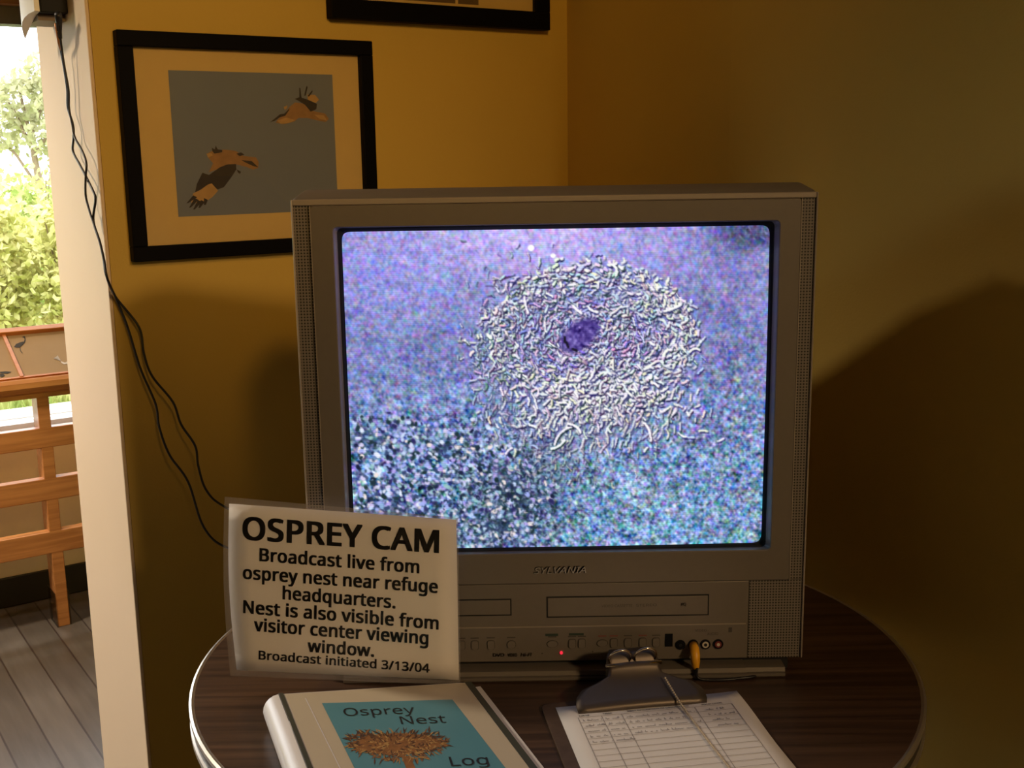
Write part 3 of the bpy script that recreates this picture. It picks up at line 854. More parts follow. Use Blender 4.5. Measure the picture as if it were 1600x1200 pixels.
# picture on the tube
def tube_picture(W, H):
    g = np.random.default_rng(3)

    def blur(a, r):
        for ax in (0, 1):
            k = np.hanning(2 * r + 3)[1:-1]; k /= k.sum()
            pad = [(0, 0), (0, 0)]; pad[ax] = (r, r)
            p = np.pad(a, pad, mode='reflect'); o = np.zeros_like(a)
            for i in range(2 * r + 1):
                sl_ = [slice(None)] * 2; sl_[ax] = slice(i, i + a.shape[ax]); o += k[i] * p[tuple(sl_)]
            a = o
        return a

    def fld(r):
        a = blur(g.normal(size=(H, W)), r); return a / a.std()
    yy, xx = np.mgrid[0:H, 0:W]; X = xx / W; Y = yy / H                      # Y down
    X = 533 + X * 670; Y = 355 + Y * 505                                       # the photograph's own scale, for the drawing
    def G(cx, cy, sx, sy): return np.exp(-(((X - cx) / sx) ** 2 + ((Y - cy) / sy) ** 2))
    def c(*a): return np.array(a, float)
    img = np.zeros((H, W, 3))
    t = np.clip((Y - 355) / 505, 0, 1)[..., None]
    img += c(142, 138, 200) * (1 - t) + c(114, 148, 180) * t
    def mix(w, col):
        nonlocal img
        w = np.clip(w, 0, 1)[..., None]; img = img * (1 - w) + np.array(col, float) * w
    mix(.75 * G(840, 350, 190, 75), (206, 190, 250))
    mix(.55 * G(570, 420, 120, 60), (150, 150, 222))
    mix(.60 * G(640, 545, 150, 55), (112, 116, 172))
    mix(.45 * G(1120, 480, 80, 60), (104, 100, 156))
    mix(.45 * G(1150, 580, 60, 90), (100, 104, 146))
    mix(.60 * G(620, 740, 150, 110), (88, 112, 158))
    mix(.45 * G(800, 790, 90, 90), (72, 96, 112))
    mix(.80 * G(1170, 368, 62, 28), (50, 60, 92))
    mix(.35 * G(1185, 395, 22, 14), (150, 175, 215))
    mix(.5 * G(900, 860, 300, 22), (130, 160, 205))
    # grain: coarse and fine, with colour
    low = 1 / (1 + np.exp(-(Y - 610 - 0.10 * (900 - X)) / 40))
    left = 1 / (1 + np.exp((X - 850 + (Y - 700) * .1) / 45))
    lum = .55 * fld(3) + .6 * fld(2) + .5 * fld(1) + .45 * fld(9)
    img += (lum * (9 + 17 * low + 12 * low * left))[..., None]
    for k, s in enumerate((9, 7, 10)):
        img[..., k] += (fld(1) * .7 + fld(3) * 1.1) * s * (1 + .5 * low)

    def stamp(x, y, ang, ln, wd, col, a=1.0, bend=0.0):
        n = max(2, int(ln * 2)); tt = np.linspace(-.5, .5, n)
        an = ang + bend * tt; st = ln / n
        px = (x - 533) / 670 * W + np.cumsum(np.cos(an)) * st - math.cos(ang) * ln / 2
        py = (y - 355) / 505 * H + np.cumsum(np.sin(an)) * st - math.sin(ang) * ln / 2
        R = int(math.ceil(wd + .4))
        ix0 = np.round(px).astype(int); iy0 = np.round(py).astype(int)
        for dx in range(-R, R + 1):
            for dy in range(-R, R + 1):
                q = min(1.0, max(0.0, (wd + .5 - math.hypot(dx, dy)))) * a
                if q <= 0: continue
                ix = ix0 + dx; iy = iy0 + dy
                ok = (ix >= 0) & (ix < W) & (iy >= 0) & (iy < H)
                img[iy[ok], ix[ok]] = img[iy[ok], ix[ok]] * (1 - q) + np.array(col, float) * q
    shade = [(22, 26, 66), (40, 38, 100), (24, 50, 52), (56, 60, 104), (58, 34, 70)]

    def stick(x, y, ang, ln, wd, col, a):
        b = g.normal() * .9
        stamp(x + 1.3, y + 2.0, ang, ln, wd + .25, shade[g.integers(5)], a * .85, b)
        stamp(x, y, ang, ln, wd, np.clip(np.array(col) * 1.05 + g.normal(size=3) * 14, 0, 255), a, b)
    pal = [(222, 228, 248), (196, 214, 246), (160, 172, 232), (206, 198, 230), (140, 172, 208), (150, 190, 192), (232, 218, 214), (176, 160, 226)]
    drk = [(26, 36, 64), (36, 56, 66), (46, 44, 96), (28, 52, 54), (58, 74, 110)]
    # bushes at the lower left: dark hollows, then pale leaves
    for cx, cy, sx, sy, a in ((565, 680, 34, 22, .55), (590, 800, 60, 24, .55), (795, 770, 55, 45, .75), (760, 830, 60, 26, .7), (680, 690, 40, 18, .35), (640, 840, 60, 16, .35), (840, 720, 24, 26, .45)):
        mix(a * G(cx, cy, sx, sy), (36, 52, 78))
    for _ in range(2300):
        x = 540 + 330 * g.beta(1.1, 1.2); y = 635 + 225 * g.beta(1.15, 1.05)
        if y < 640 + max(0, (x - 540)) * .12 and g.uniform() < .7: continue
        lite = g.uniform() < .55
        col = pal[g.integers(len(pal))] if lite else drk[g.integers(len(drk))]
        stamp(x, y, g.uniform(0, 3.14), g.uniform(1, 5.5), g.uniform(.7, 2.4), col, g.uniform(.2, .8), g.normal())
    for _ in range(2600):
        x = g.uniform(690, 1198); y = 640 + 218 * g.beta(1.25, 1)
        col = (pal + [(140, 205, 205), (150, 170, 235)])[g.integers(10)] if g.uniform() < .52 else drk[g.integers(len(drk))]
        stamp(x, y, g.uniform(0, 3.14), g.uniform(1, 5), g.uniform(.5, 1.2), col, g.uniform(.12, .5) * (1.05 - .5 * (x - 690) / 500), g.normal())
    for _ in range(1500):                                                      # soft grass of the upper part
        x = g.uniform(535, 1200); y = g.uniform(358, 650)
        col = [(170, 160, 226), (110, 110, 170), (150, 180, 200), (200, 180, 230), (96, 104, 150)][g.integers(5)]
        stamp(x, y, math.pi / 2 + g.normal() * .6, g.uniform(3, 9), .9, col, g.uniform(.08, .3), g.normal() * .5)
    # the nest: loose skirt, rim, bowl; every stick a dark stroke under a pale one
    cream = [(246, 248, 236), (238, 240, 220), (252, 252, 255), (224, 232, 220), (230, 220, 238), (200, 214, 248), (240, 228, 214)]
    cool = [(240, 238, 255), (210, 212, 255), (172, 176, 252), (230, 200, 234), (196, 230, 246), (146, 142, 238), (250, 246, 252), (222, 172, 200)]
    skirtc = [(176, 196, 200), (200, 206, 222), (150, 172, 192), (214, 210, 190), (172, 180, 238), (240, 238, 232), (130, 164, 160)]

    def heap(n, rm, rs, cx, cy, sx, sy, cols, ln, wd, a, tang=.5, droop=0.0):
        for _ in range(n):
            th = g.uniform(0, 6.283); r = abs(rm + rs * g.normal())
            x = cx + r * math.cos(th) * sx; y = cy + r * math.sin(th) * sy + droop * max(0, math.sin(th)) * g.uniform(0, 1) ** 1.5
            ang = (math.atan2(sy * math.cos(th), -sx * math.sin(th)) if g.uniform() < tang else g.uniform(0, 3.14)) + g.normal() * .5
            if droop and math.sin(th) > .3 and g.uniform() < .6: ang = math.pi / 2 + g.normal() * .5
            stick(x, y, ang, g.uniform(.4, 1) * ln, wd * g.uniform(.7, 1.25), cols[g.integers(len(cols))], a * g.uniform(.4, 1))
    w = np.clip(1.2 - ((X - 915) / 178) ** 2 - ((Y - 560) / 145) ** 2, 0, 1)
    mix(.6 * w, (140, 146, 186))
    heap(750, .84, .15, 905, 552, 168, 128, skirtc, 10, .8, .6, .3, 70)
    heap(420, .90, .13, 850, 570, 110, 112, skirtc, 10, .8, .6, .3, 85)
    heap(1900, .46, .22, 925, 524, 165, 100, cool, 10, .8, .95, .65)
    heap(800, .86, .09, 918, 520, 170, 108, cream, 10, 1.05, 1.0, .5)
    heap(260, .98, .06, 925, 505, 148, 96, cream, 7, 1.3, .95, .4)
    heap(260, .92, .10, 1010, 545, 72, 80, cream, 8, 1.0, .9, .4)
    for _ in range(600):                                                       # bright near rim and its tumbling sticks
        x = 935 + 66 * g.normal(); y = 612 + 24 * g.normal() + .0010 * (x - 935) ** 2
        stick(x, y, g.uniform(0, 3.14), g.uniform(4, 12), 1.0, [(255, 255, 252), (250, 246, 242), (240, 240, 255), (238, 230, 216)][g.integers(4)], g.uniform(.5, 1))
    for _ in range(130):
        x = 925 + 75 * g.normal(); y = g.uniform(630, 705); stick(x, y, math.pi / 2 + g.normal() * .4, g.uniform(5, 15), 1.0, cream[g.integers(7)], g.uniform(.25, .75))
    for _ in range(240):                                                       # left flank
        x = 800 + 38 * g.normal(); y = 505 + 55 * g.normal(); stick(x, y, g.uniform(0, 3.14), g.uniform(4, 10), .85, (skirtc + cool)[g.integers(15)], g.uniform(.3, .85))
    for x, y, a_, l in ((880, 675, -.75, 36), (868, 690, -.55, 20), (895, 665, .6, 20), (1050, 478, -.35, 22), (1088, 546, -.2, 15), (1012, 672, 1.2, 24), (820, 470, 1.35, 20), (958, 420, 1.2, 16), (900, 478, .7, 14), (925, 478, .5, 14)):
        stick(x, y, a_, l, 1.1, (252, 248, 252), .95)
    wz = np.clip(1.7 * (1.1 - ((X - 903 + (Y - 520) * .55) / 29) ** 2 - ((Y - 518) / 30) ** 2), 0, 1)
    n5 = fld(2)
    mix(.9 * wz, (78, 62, 138)); img += (wz * n5 * 18)[..., None]
    for x, y, a_ in ((884, 532, 1.2), (895, 540, .4), (880, 524, 1.4)): stamp(x, y, a_, 6, 1.3, (26, 26, 44), .9)
    stamp(903, 505, 0, 2, 1.0, (176, 156, 226), .9)
    stamp(828, 383, 0, 1.5, 3.2, (255, 255, 250), 1); stamp(862, 395, 0, 2.5, 2.0, (255, 252, 245), 1)
    for k in range(3): img[..., k] = img[..., k] * .7 + blur(img[..., k], 1) * .3
    img *= (1 + .05 * np.sin(yy * 2 * np.pi / 2.4))[..., None]                # scan lines of the tube
    img = (img - 128) * 1.12 + 132
    img = np.clip(img, 4, 255)
    s = img / 255
    return np.where(s <= .04045, s / 12.92, ((s + .055) / 1.055) ** 2.4)


NW, NH = 500, 376
pic = tube_picture(NW, NH)
gx = np.linspace(-1, 1, NW); gz = np.linspace(1, -1, NH)
GX, GZ = np.meshgrid(gx, gz)
cs = np.stack([(SX0 + SX1) / 2 + GX * (SX1 - SX0) / 2 - 0.0512,
               (YF - (YF + .22)) + .0095 + .0065 * (GX ** 2 * .6 + GZ ** 2 * .4),
               (SZ0 + SZ1) / 2 + GZ * (SZ1 - SZ0) / 2 - TZ], -1)
# rounded corners of the tube face
k = np.clip((np.abs(GX) - .955) / .045, 0, 1) * np.clip((np.abs(GZ) - .94) / .06, 0, 1)
cs[..., 0] -= np.sign(GX) * k ** 2 * .0025; cs[..., 2] -= np.sign(GZ) * k ** 2 * .0025
me = bpy.data.meshes.new('screen')
idx = np.arange(NW * NH).reshape(NH, NW)
fc = np.stack([idx[:-1, :-1], idx[1:, :-1], idx[1:, 1:], idx[:-1, 1:]], -1).reshape(-1, 4)
me.vertices.add(NW * NH); me.vertices.foreach_set('co', cs.reshape(-1).astype(np.float32))
me.loops.add(fc.size); me.loops.foreach_set('vertex_index', fc.reshape(-1).astype(np.int32))
me.polygons.add(len(fc)); me.polygons.foreach_set('loop_start', np.arange(0, fc.size, 4, dtype=np.int32))
me.update(calc_edges=True)
ca_ = me.color_attributes.new('broadcast', 'FLOAT_COLOR', 'POINT')
ca_.data.foreach_set('color', np.concatenate([pic.reshape(-1, 3), np.ones((NW * NH, 1))], 1).reshape(-1).astype(np.float32))
mt, t, b = new_mat('lit_tube_face')
at_ = t.nodes.new('ShaderNodeAttribute'); at_.attribute_name = 'broadcast'
b.inputs['Base Color'].default_value = (.02, .02, .022, 1); b.inputs['Roughness'].default_value = .25; b.inputs['Specular IOR Level'].default_value = .25
t.links.new(at_.outputs['Color'], b.inputs['Emission Color']); b.inputs['Emission Strength'].default_value = 1.0
me.materials.append(mt)
scr = bpy.data.objects.new('screen', me); COL.objects.link(scr); scr.parent = tv

# lower panel
mb = Part(tv).box((PXL, YF + .003, ZB), (PXR, YF + .0086, BZB - .0012))
mb.build('control_panel', M['tv'], bevel=0.001)
PZ = YF + .003
def onface(x, y, off=0.0):
    return at_y(x, y, PZ - off)
pc = onface(1165, 974); zl = pc.z
Part(tv).box((PXL + .002, PZ - .0012, zl - .0006), (PXR - .003, PZ + .002, zl + .0006)).build('ridge', M['tv_rim'])
def slot(name, x0, x1, z0, z1):
    f = Part(tv).box((x0 - .0016, PZ - .0003, z0 - .0016), (x1 + .0016, PZ + .002, z1 + .0016)).build(name + '_gap', M['gap'])
    return Part(tv).box((x0, PZ - .0012, z0), (x1, PZ + .001, z1)).build(name, M['tv'], bevel=0.0006)
a, b2 = onface(856, 966), onface(1106, 927)
cz0, cz1 = (onface(856, 965).z + onface(1105, 960).z) / 2, (onface(856, 934).z + onface(1106, 928).z) / 2
door = slot('cassette_door', a.x, b2.x, cz0 + .001, cz1 - .001)
a = onface(797, 936); a2 = onface(797, 961)
slot('disc_drawer', -0.135, a.x, a2.z + .001, a.z - .001)
# controls
BT = [(721, 'r'), (742, 'r'), (767, 'r'), (799, 'o'), (863, 'p'), (894, 'r'), (909, 'r'), (941, 'p'), (959, 'r'), (981, 'r'), (1004, 'r'), (1025, 'r')]
def disc(mb, c, r, y0, y1, n=20, sx=1.0):
    mb.loft([[(c.x + r * sx * math.cos(2 * math.pi * k / n), y, c.z + r * math.sin(2 * math.pi * k / n)) for k in range(n)] for y in (y0, y1)])
for x, kd in BT:
    p = onface(x, 1006 - (x - 860) * .016)
    ring_ = Part(tv); bt = Part(tv)
    if kd == 'o':
        disc(ring_, p, .0058, PZ - .0003, PZ + .001); disc(bt, p, .0050, PZ - .0016, PZ + .001)
    elif kd == 'p':
        disc(ring_, p, .0048, PZ - .0003, PZ + .001, sx=1.5); disc(bt, p, .0041, PZ - .0016, PZ + .001, sx=1.5)
    else:
        ring_.loft([rrect(p.x - .0048, p.x + .0048, p.z - .0062, p.z + .0062, y, .003) for y in (PZ - .0003, PZ + .001)])
        bt.loft([rrect(p.x - .0041, p.x + .0041, p.z - .0055, p.z + .0055, y, .0026) for y in (PZ - .0016, PZ + .001)])
    o = bt.build('button', M['button'])
    ring_.root = tv; r_ = ring_.build('button_gap', M['small_print'], o)
    q = Part(tv).box((p.x - .005, PZ - .0004, p.z + .0085), (p.x + .005, PZ + .001, p.z + .0097))
    o2 = q.build('caption', M['red_print'] if x in (941, 959, 1004) else M['small_print'], o)
mb = Part(tv)
for x0, x1, y in ((852, 872, 992), (889, 912, 991)):
    p, q_ = onface(x0, y + 2), onface(x1, y - 2); mb.box((p.x, PZ - .0004, p.z), (q_.x, PZ + .001, q_.z))
mb.build('green_caption', M['green_print'])
p, q_ = onface(1039, 1010), onface(1051, 990)
Part(tv).box((p.x, PZ - .0008, p.z), (q_.x, PZ + .001, q_.z)).build('remote_sensor', M['black_plastic'])
def jack(x, y, ringm, core):
    p = onface(x, y); mb = Part(tv)
    mb.cur = 0; disc(mb, p, .0062, PZ - .0015, PZ + .001); mb.cur = 1; disc(mb, p, .0040, PZ - .0022, PZ + .001); mb.cur = 2; disc(mb, p, .0020, PZ - .0026, PZ + .001)
    return mb.build('jack', [M['black_plastic'], ringm, core])
jack(1063, 1007, M['black_plastic'], M['gap']); jack(1083, 1006.5, M['yellow'], M['gap'])
jack(1102, 1006.5, M['jack_white'], M['gap']); jack(1122, 1006, M['jack_red'], M['jack_white'])
p = onface(877, 1019.5); mb = Part(tv); disc(mb, p, .0019, PZ - .0018, PZ + .001, 12); o = mb.build('power_light', M['led']); o['label'] = 'glowing red light'
for x, y in ((847, 1021), (926, 1018)):
    mb = Part(tv); disc(mb, onface(x, y), .0009, PZ - .0004, PZ + .001, 10); mb.build('dark_dot', M['small_print'])


def sans_font():
    import os
    try:
        f = os.path.join(bpy.utils.system_resource('DATAFILES'), 'fonts', 'NotoSansHebrew-Regular.woff2')
        return bpy.data.fonts.load(f) if os.path.exists(f) else None
    except Exception:
        return None


SANS = sans_font()


def text_mesh(body, bold=0.0, shear=0.0, space=1.0):
    cu = bpy.data.curves.new('t', 'FONT'); cu.body = body; cu.size = 1; cu.offset = bold; cu.shear = shear; cu.space_character = space
    cu.resolution_u = 4
    if SANS: cu.font = SANS
    ob = bpy.data.objects.new('t', cu); COL.objects.link(ob)
    dg = bpy.context.evaluated_depsgraph_get(); dg.update()
    ev = ob.evaluated_get(dg); mesh = bpy.data.meshes.new_from_object(ev)
    vs = np.array([v.co[:] for v in mesh.vertices]).reshape(-1, 3); fs = [tuple(p.vertices) for p in mesh.polygons]
    bpy.data.objects.remove(ob); bpy.data.curves.remove(cu); bpy.data.meshes.remove(mesh)
    x0, x1 = vs[:, 0].min(), vs[:, 0].max()
    return vs, fs, x0, x1


_h = text_mesh('H')[0]; CAP = float(_h[:, 1].max() - _h[:, 1].min())     # cap height
def lay(mb, body, left, right, cap, fn, bold=0.0, shear=0.0, space=1.0, lean=0.0, up=None):
    """left/right: baseline ends, cap: capital height, in drawing units; fn maps drawing units to space"""
    vs, fs, x0, x1 = text_mesh(body, 0.0, shear, space)
    dx, dy = right[0] - left[0], right[1] - left[1]
    ux, uy = up if up else (lean, -1.0)
    b_ = max(0.0, bold); x0 -= b_; x1 += b_
    shifts = [(0, 0)] if b_ == 0 else [(-b_, -.6 * b_), (b_, -.6 * b_), (-b_, .6 * b_), (b_, .6 * b_), (0, 0), (-b_, 0), (b_, 0)]
    for sx_, sy_ in shifts:
        out = []
        for x, y, _ in vs:
            t_ = (x + sx_ - x0) / (x1 - x0); h = (y + sy_) / CAP * cap
            out.append(fn(left[0] + dx * t_ + ux * h, left[1] + dy * t_ + uy * h))
        mb.add(out, fs)


# raised maker's name under the screen
mb = Part(tv); mb2 = Part(tv)
lay(mb, 'SYLVANIA', (834, 896.5), (916, 895), 9.5, lambda x, y: at_y(x, y, YF - .0014), bold=0.0, shear=0.25)
o = mb.build('brand_lettering', M['rim_metal'])
md = o.modifiers.new('depth', 'SOLIDIFY'); md.thickness = .0006; md.offset = 0
lay(mb2, 'SYLVANIA', (833, 895.6), (915, 894.1), 9.5, lambda x, y: at_y(x, y, YF - .0005), bold=0.025, shear=0.25)  # dark offset copy of the name, painting the raised letters' shadow
mb2.build('lettering_shadow', M['small_print'])
def word(*a, **k):
    mb = Part(tv); lay(mb, *a, **k); mb.build('small_lettering', M['small_print'])


word('DVD', (770, 1026), (788, 1026), 5, lambda x, y: at_y(x, y, PZ - .0004), bold=.03)
word('VIDEO', (793, 1026), (808, 1026), 5, lambda x, y: at_y(x, y, PZ - .0004), bold=.04)
word('Hi-Fi', (813, 1025.5), (831, 1025.5), 5, lambda x, y: at_y(x, y, PZ - .0004), bold=.03, shear=.2)
word('AUDIO', (1105, 992.5), (1122, 992), 4, lambda x, y: at_y(x, y, PZ - .0004))
word('VIDEO', (1086, 987), (1104, 986.5), 3.5, lambda x, y: at_y(x, y, PZ - .0004))
word('STEREO', (994, 948), (1026, 947), 4, lambda x, y: at_y(x, y, PZ - .0014))
word('VIDEO CASSETTE', (940, 949), (988, 948), 4, lambda x, y: at_y(x, y, PZ - .0014))
word('HQ', (1064, 946.5), (1072, 946.3), 4.5, lambda x, y: at_y(x, y, PZ - .0014), bold=.03)
p = onface(1141, 984); Part(tv).box((p.x - .002, PZ - .0004, p.z - .003), (p.x + .002, PZ + .001, p.z + .003)).build('square_mark', M['small_print'])
# foot of the television: two stepped silver bars over a dark recess
FB = 1.2975
pr_ = lambda x0, x1, yf, z0, z1: [[(x, y, z) for y, z in ((yf + .07, z0), (yf + .002, z0), (yf, z0 + .002), (yf, z0 + (z1 - z0) * .42), (yf + .004, z0 + (z1 - z0) * .5), (yf + .0015, z0 + (z1 - z0) * .58), (yf + .003, z1), (yf + .07, z1))] for x in (x0, x1)]
Part(tv).loft(pr_(-0.165, SX(0.2226), FB, TZ, TZ + .0125)).build('foot_bar', M['tv'])
Part(tv).loft(pr_(SX(.2226) + .0004, SX(.2604), FB + .002, TZ, TZ + .0120)).build('foot_bar', M['tv'])
Part(tv).loft(pr_(-0.21, -0.1654, FB + .002, TZ, TZ + .0120)).build('foot_bar', M['tv'])
Part(tv).box((XL + .02, YF + .012, TZ + .0005), (XR - .015, YF + .30, ZB + .002)).build('underside', M['gap'])

# yellow plug hanging from the television's front socket
jp = onface(1083, 1006.5)
pl = thing('video_plug', tuple(jp), 'yellow video plug hanging from the front socket of the television', 'plug')
Part(pl).tube([jp + Vector((0, -.0028, 0)), jp + Vector((0, -.011, -.001)), jp + Vector((0, -.016, -.006)), jp + Vector((0.0003, -.018, -.014)), jp + Vector((.0006, -.0185, -.021)), jp + Vector((.0006, -.0185, -.0235))],
              [.0052, .0056, .0058, .0054, .0042, .0030], 14).build('plug_body', M['yellow'], smooth=True)
c0 = jp + Vector((.0006, -.0185, -.0236))
Part(pl).tube(smooth_path([c0, c0 + Vector((0, .000, -.006)), Vector((c0.x + .001, FB - .0045, TZ + .016)), Vector((c0.x + .001, FB - .0045, TZ + .006)), Vector((c0.x + .012, FB - .006, TZ + .0022)), Vector((c0.x + .05, FB - .004, TZ + .0022)), Vector((0.30, 1.312, TZ + .0022)), Vector((.335, 1.40, TZ + .0022)), Vector((.30, 1.62, TZ + .0022))]), .0018, 6).build('lead', M['cable'], smooth=True)

# ------------------------------------------------------------------ laminated sign
ZS = lambda x, y: (330 + x / 3.751, 760 + y / 3.751)
YB, YT = 1.2835, 1.2955
def sign_pt(x, y, off=0.0):
    # leaning sheet: y runs from YB at the foot to YT at the top
    f = (1066 - y) / (1066 - 775); yy = YB + (YT - YB) * f - off
    p = at_y(x, y, yy)
    return p
cornersP = [(370, 1047), (717, 1062.5), (713, 812), (358, 787)]       # paper: BL BR TR TL
cornersF = [(360, 1056), (719.5, 1070.5), (715.5, 809), (351, 776)]
sg = thing('laminated_sign', (-0.2, YB, TZ), 'laminated white paper sign leaning on the television corner', 'sign')
def sheet(c, off, n=10, bow=6.0):
    BL, BR, TR, TL = [np.array(p, float) for p in c]; mb = Part(sg); vs = []
    for j in range(n + 1):
        for i in range(n + 1):
            s, t_ = i / n, j / n
            p = (1 - s) * (1 - t_) * BL + s * (1 - t_) * BR + s * t_ * TR + (1 - s) * t_ * TL
            p[0] -= bow * (1 - s) * math.sin(math.pi * t_)
            vs.append(sign_pt(p[0], p[1], off))
    fs = [(j * (n + 1) + i, j * (n + 1) + i + 1, (j + 1) * (n + 1) + i + 1, (j + 1) * (n + 1) + i) for j in range(n) for i in range(n)]
    return mb.add(vs, fs)
o = sheet(cornersP, 0.0).build('paper', M['paper'], smooth=True)
md = o.modifiers.new('thickness', 'SOLIDIFY'); md.thickness = .0003; md.offset = 0
o = sheet(cornersF, 0.0020).build('laminate_film', M['laminate'], smooth=True)
o = sheet(cornersF, -0.0008).build('rear_film', M['laminate_back'], smooth=True)
mb = Part(sg)
SF = lambda x, y: sign_pt(*ZS(x, y), .0010)
for body, l, r, cp, bold in (('OSPREY CAM', (182, 308), (1335, 388), 128, .028), ('Broadcast live from', (283, 436), (1220, 508), 73, .026),
                       ('osprey nest near refuge', (185, 540), (1328, 624), 73, .026), ('headquarters.', (418, 660), (1080, 714), 73, .026),
                       ('Nest is also visible from', (187, 741), (1333, 838), 73, .026), ('visitor center viewing', (250, 846), (1273, 925), 73, .026),
                       ('window.', (565, 968), (955, 998), 70, .026), ('Broadcast initiated 3/13/04', (278, 1013), (1280, 1091), 50, .022)):
    lay(mb, body, l, r, cp, SF, bold=bold, space=1.04, lean=0.02)
mb.build('lettering', M['ink'])

# ------------------------------------------------------------------ ring binder
bA = 0.3562; bw = 0.2246; bl = 0.292; zs, zr = 0.812, 0.7852
e_ = Vector((math.cos(bA), math.sin(bA), 0)); d_ = Vector((math.sin(bA), -math.cos(bA), 0))
bTL = Vector((-0.2637, 1.2016, 0))
binder = thing('ring_binder', (bTL.x, bTL.y, TZ), 'white ring binder with teal osprey nest cover lying on the table', 'binder')
sl_ang = (zs - zr) / math.sqrt(bw ** 2 - (zs - zr) ** 2); wp = math.sqrt(bw ** 2 - (zs - zr) ** 2)
cnorm = (Z + e_ * sl_ang).normalized()
def cov(s, t_, h=0.0):      # s along width (0..1), t_ metres down the cover, h above its face
    return bTL + e_ * (wp * s) + d_ * t_ + Z * (zs - (zs - zr) * s) + cnorm * h
Part(binder).prism([cov(0, 0), cov(1, 0), cov(1, bl), cov(0, bl)], -cnorm * .003).build('front_cover', M['binder'], bevel=0.001)
Part(binder).prism([bTL + e_ * -.004 + Z * TZ, bTL + e_ * (wp + .012) + Z * TZ, bTL + e_ * (wp + .012) + d_ * bl + Z * TZ, bTL + e_ * -.004 + d_ * bl + Z * TZ], Z * .003).build('back_cover', M['binder'], bevel=0.001)
Part(binder).prism([cov(.12, .012, -.0035), cov(.95, .012, -.0032), bTL + e_ * wp * .97 + d_ * .012 + Z * (TZ + .0035), bTL + e_ * wp * .12 + d_ * .012 + Z * (TZ + .0035)], d_ * (bl - .024)).build('pages', M['pages'])
prof = []
zm, hh = (TZ + zs) / 2, (zs - TZ) / 2
for k in range(11):
    a = math.radians(90 + 18 * k); prof.append((-.004 + .018 * math.cos(a), zm + hh * math.sin(a)))
for k in range(10, -1, -1):
    a = math.radians(90 + 18 * k); prof.append((-.004 + .0155 * math.cos(a), zm + (hh - .0025) * math.sin(a)))
shade_auto(Part(binder).loft([[bTL + e_ * a + d_ * tt + Z * z for a, z in prof] for tt in (0, bl)]).build('spine', M['binder']), 40)
Part(binder).prism([cov(-.016, 0.0, .0003), cov(0.006, 0.0, .0003), cov(0.006, bl, .0003), cov(-.016, bl, .0003)], cnorm * .0006).build('hinge_seam', M['binder_edge'])
Part(binder).prism([cov(.965, 0.001, .0003), cov(1.0, 0.001, .0003), cov(1.0, bl, .0003), cov(.965, bl, .0003)], cnorm * .0006).build('clear_edge', M['binder_edge'])
def covpx(x, y, h):
    return at_plane(x, y, cov(0, 0, h), cnorm)
ZB_ = lambda x, y: (400 + x / 3.333, 1040 + y / 3.333)
Part(binder).quad(cov(.012, .003, .0006), cov(.962, .003, .0006), cov(.962, bl - .003, .0006), cov(.012, bl - .003, .0006)).build('cover_sheet', M['cream_paper'])
t0, t1 = covpx(503, 1098.5, .001), covpx(707, 1093, .001); t2, t3 = covpx(790, 1200, .001), covpx(554, 1200, .001)
ext = (cov(0, .27, .001) - cov(0, 0, .001)).length
dl = (t3 - t0).normalized(); dr = (t2 - t1).normalized()
Part(binder).quad(t0, t1, t1 + dr * .215, t0 + dl * .222).build('teal_print', M['teal'])
p0, p1 = covpx(478, 1091, .0011), covpx(532, 1200, .0011); dd_ = (p1 - p0).normalized(); sd_ = dd_.cross(cnorm)
Part(binder).quad(p0, p0 + sd_ * .0009, p0 + dd_ * .27 + sd_ * .0009, p0 + dd_ * .27).build('crease', M['white_trim'])
mb = Part(binder)
CF = lambda x, y: covpx(*ZB_(x, y), .0015)
for body, l, r, cp in (('Osprey', (462, 262), (830, 247), 40), ('Nest', (758, 305), (992, 296), 40), ('Log', (1018, 523), (1215, 512), 48)):
    mb = Part(binder); lay(mb, body, l, r, cp, CF, lean=-0.33); mb.build('cover_lettering', M['ink'])
mb = Part(binder); g = np.random.default_rng(11)
for i in range(760):
    a = g.uniform(0, 6.283); r = math.sqrt(g.uniform(0, 1))
    x = 735 + 255 * r * math.cos(a) + 12 * math.sin(a) ; y = 405 + 66 * r * math.sin(a) + (14 if abs(math.cos(a) * r) < .5 else -6)
    ang = math.atan2(math.sin(a) * .5, math.cos(a)) + g.normal() * .7; ln = g.uniform(16, 46) * (1.35 if r > .85 else 1); wdt = g.uniform(2.0, 5.0)
    dx, dy = math.cos(ang) * ln, math.sin(ang) * ln * .75; nx, ny = -math.sin(ang) * wdt, math.cos(ang) * wdt
    mb.cur = 2 if (y < 380 and g.uniform() < .55) else int(g.choice([0, 0, 1, 2])); h = .0013 + .0002 * g.uniform()
    f = lambda X_, Y_: covpx(*ZB_(X_, Y_), h)
    mb.quad(f(x, y), f(x + dx * .5 + nx, y + dy * .5 + ny), f(x + dx, y + dy), f(x + dx * .5 - nx, y + dy * .5 - ny))
mb.cur = 0
f = lambda X_, Y_: covpx(*ZB_(X_, Y_), .00125)
mb.quad(f(757, 470), f(802, 470), f(842, 560), f(792, 560))
mb.quad(f(500, 400), f(580, 362), f(735, 350), f(900, 362), f(970, 400), f(915, 432), f(850, 450), f(740, 468), f(620, 455), f(520, 438))
mb.build('nest_picture', [M['twig'], M['twig2'], M['twig3']])

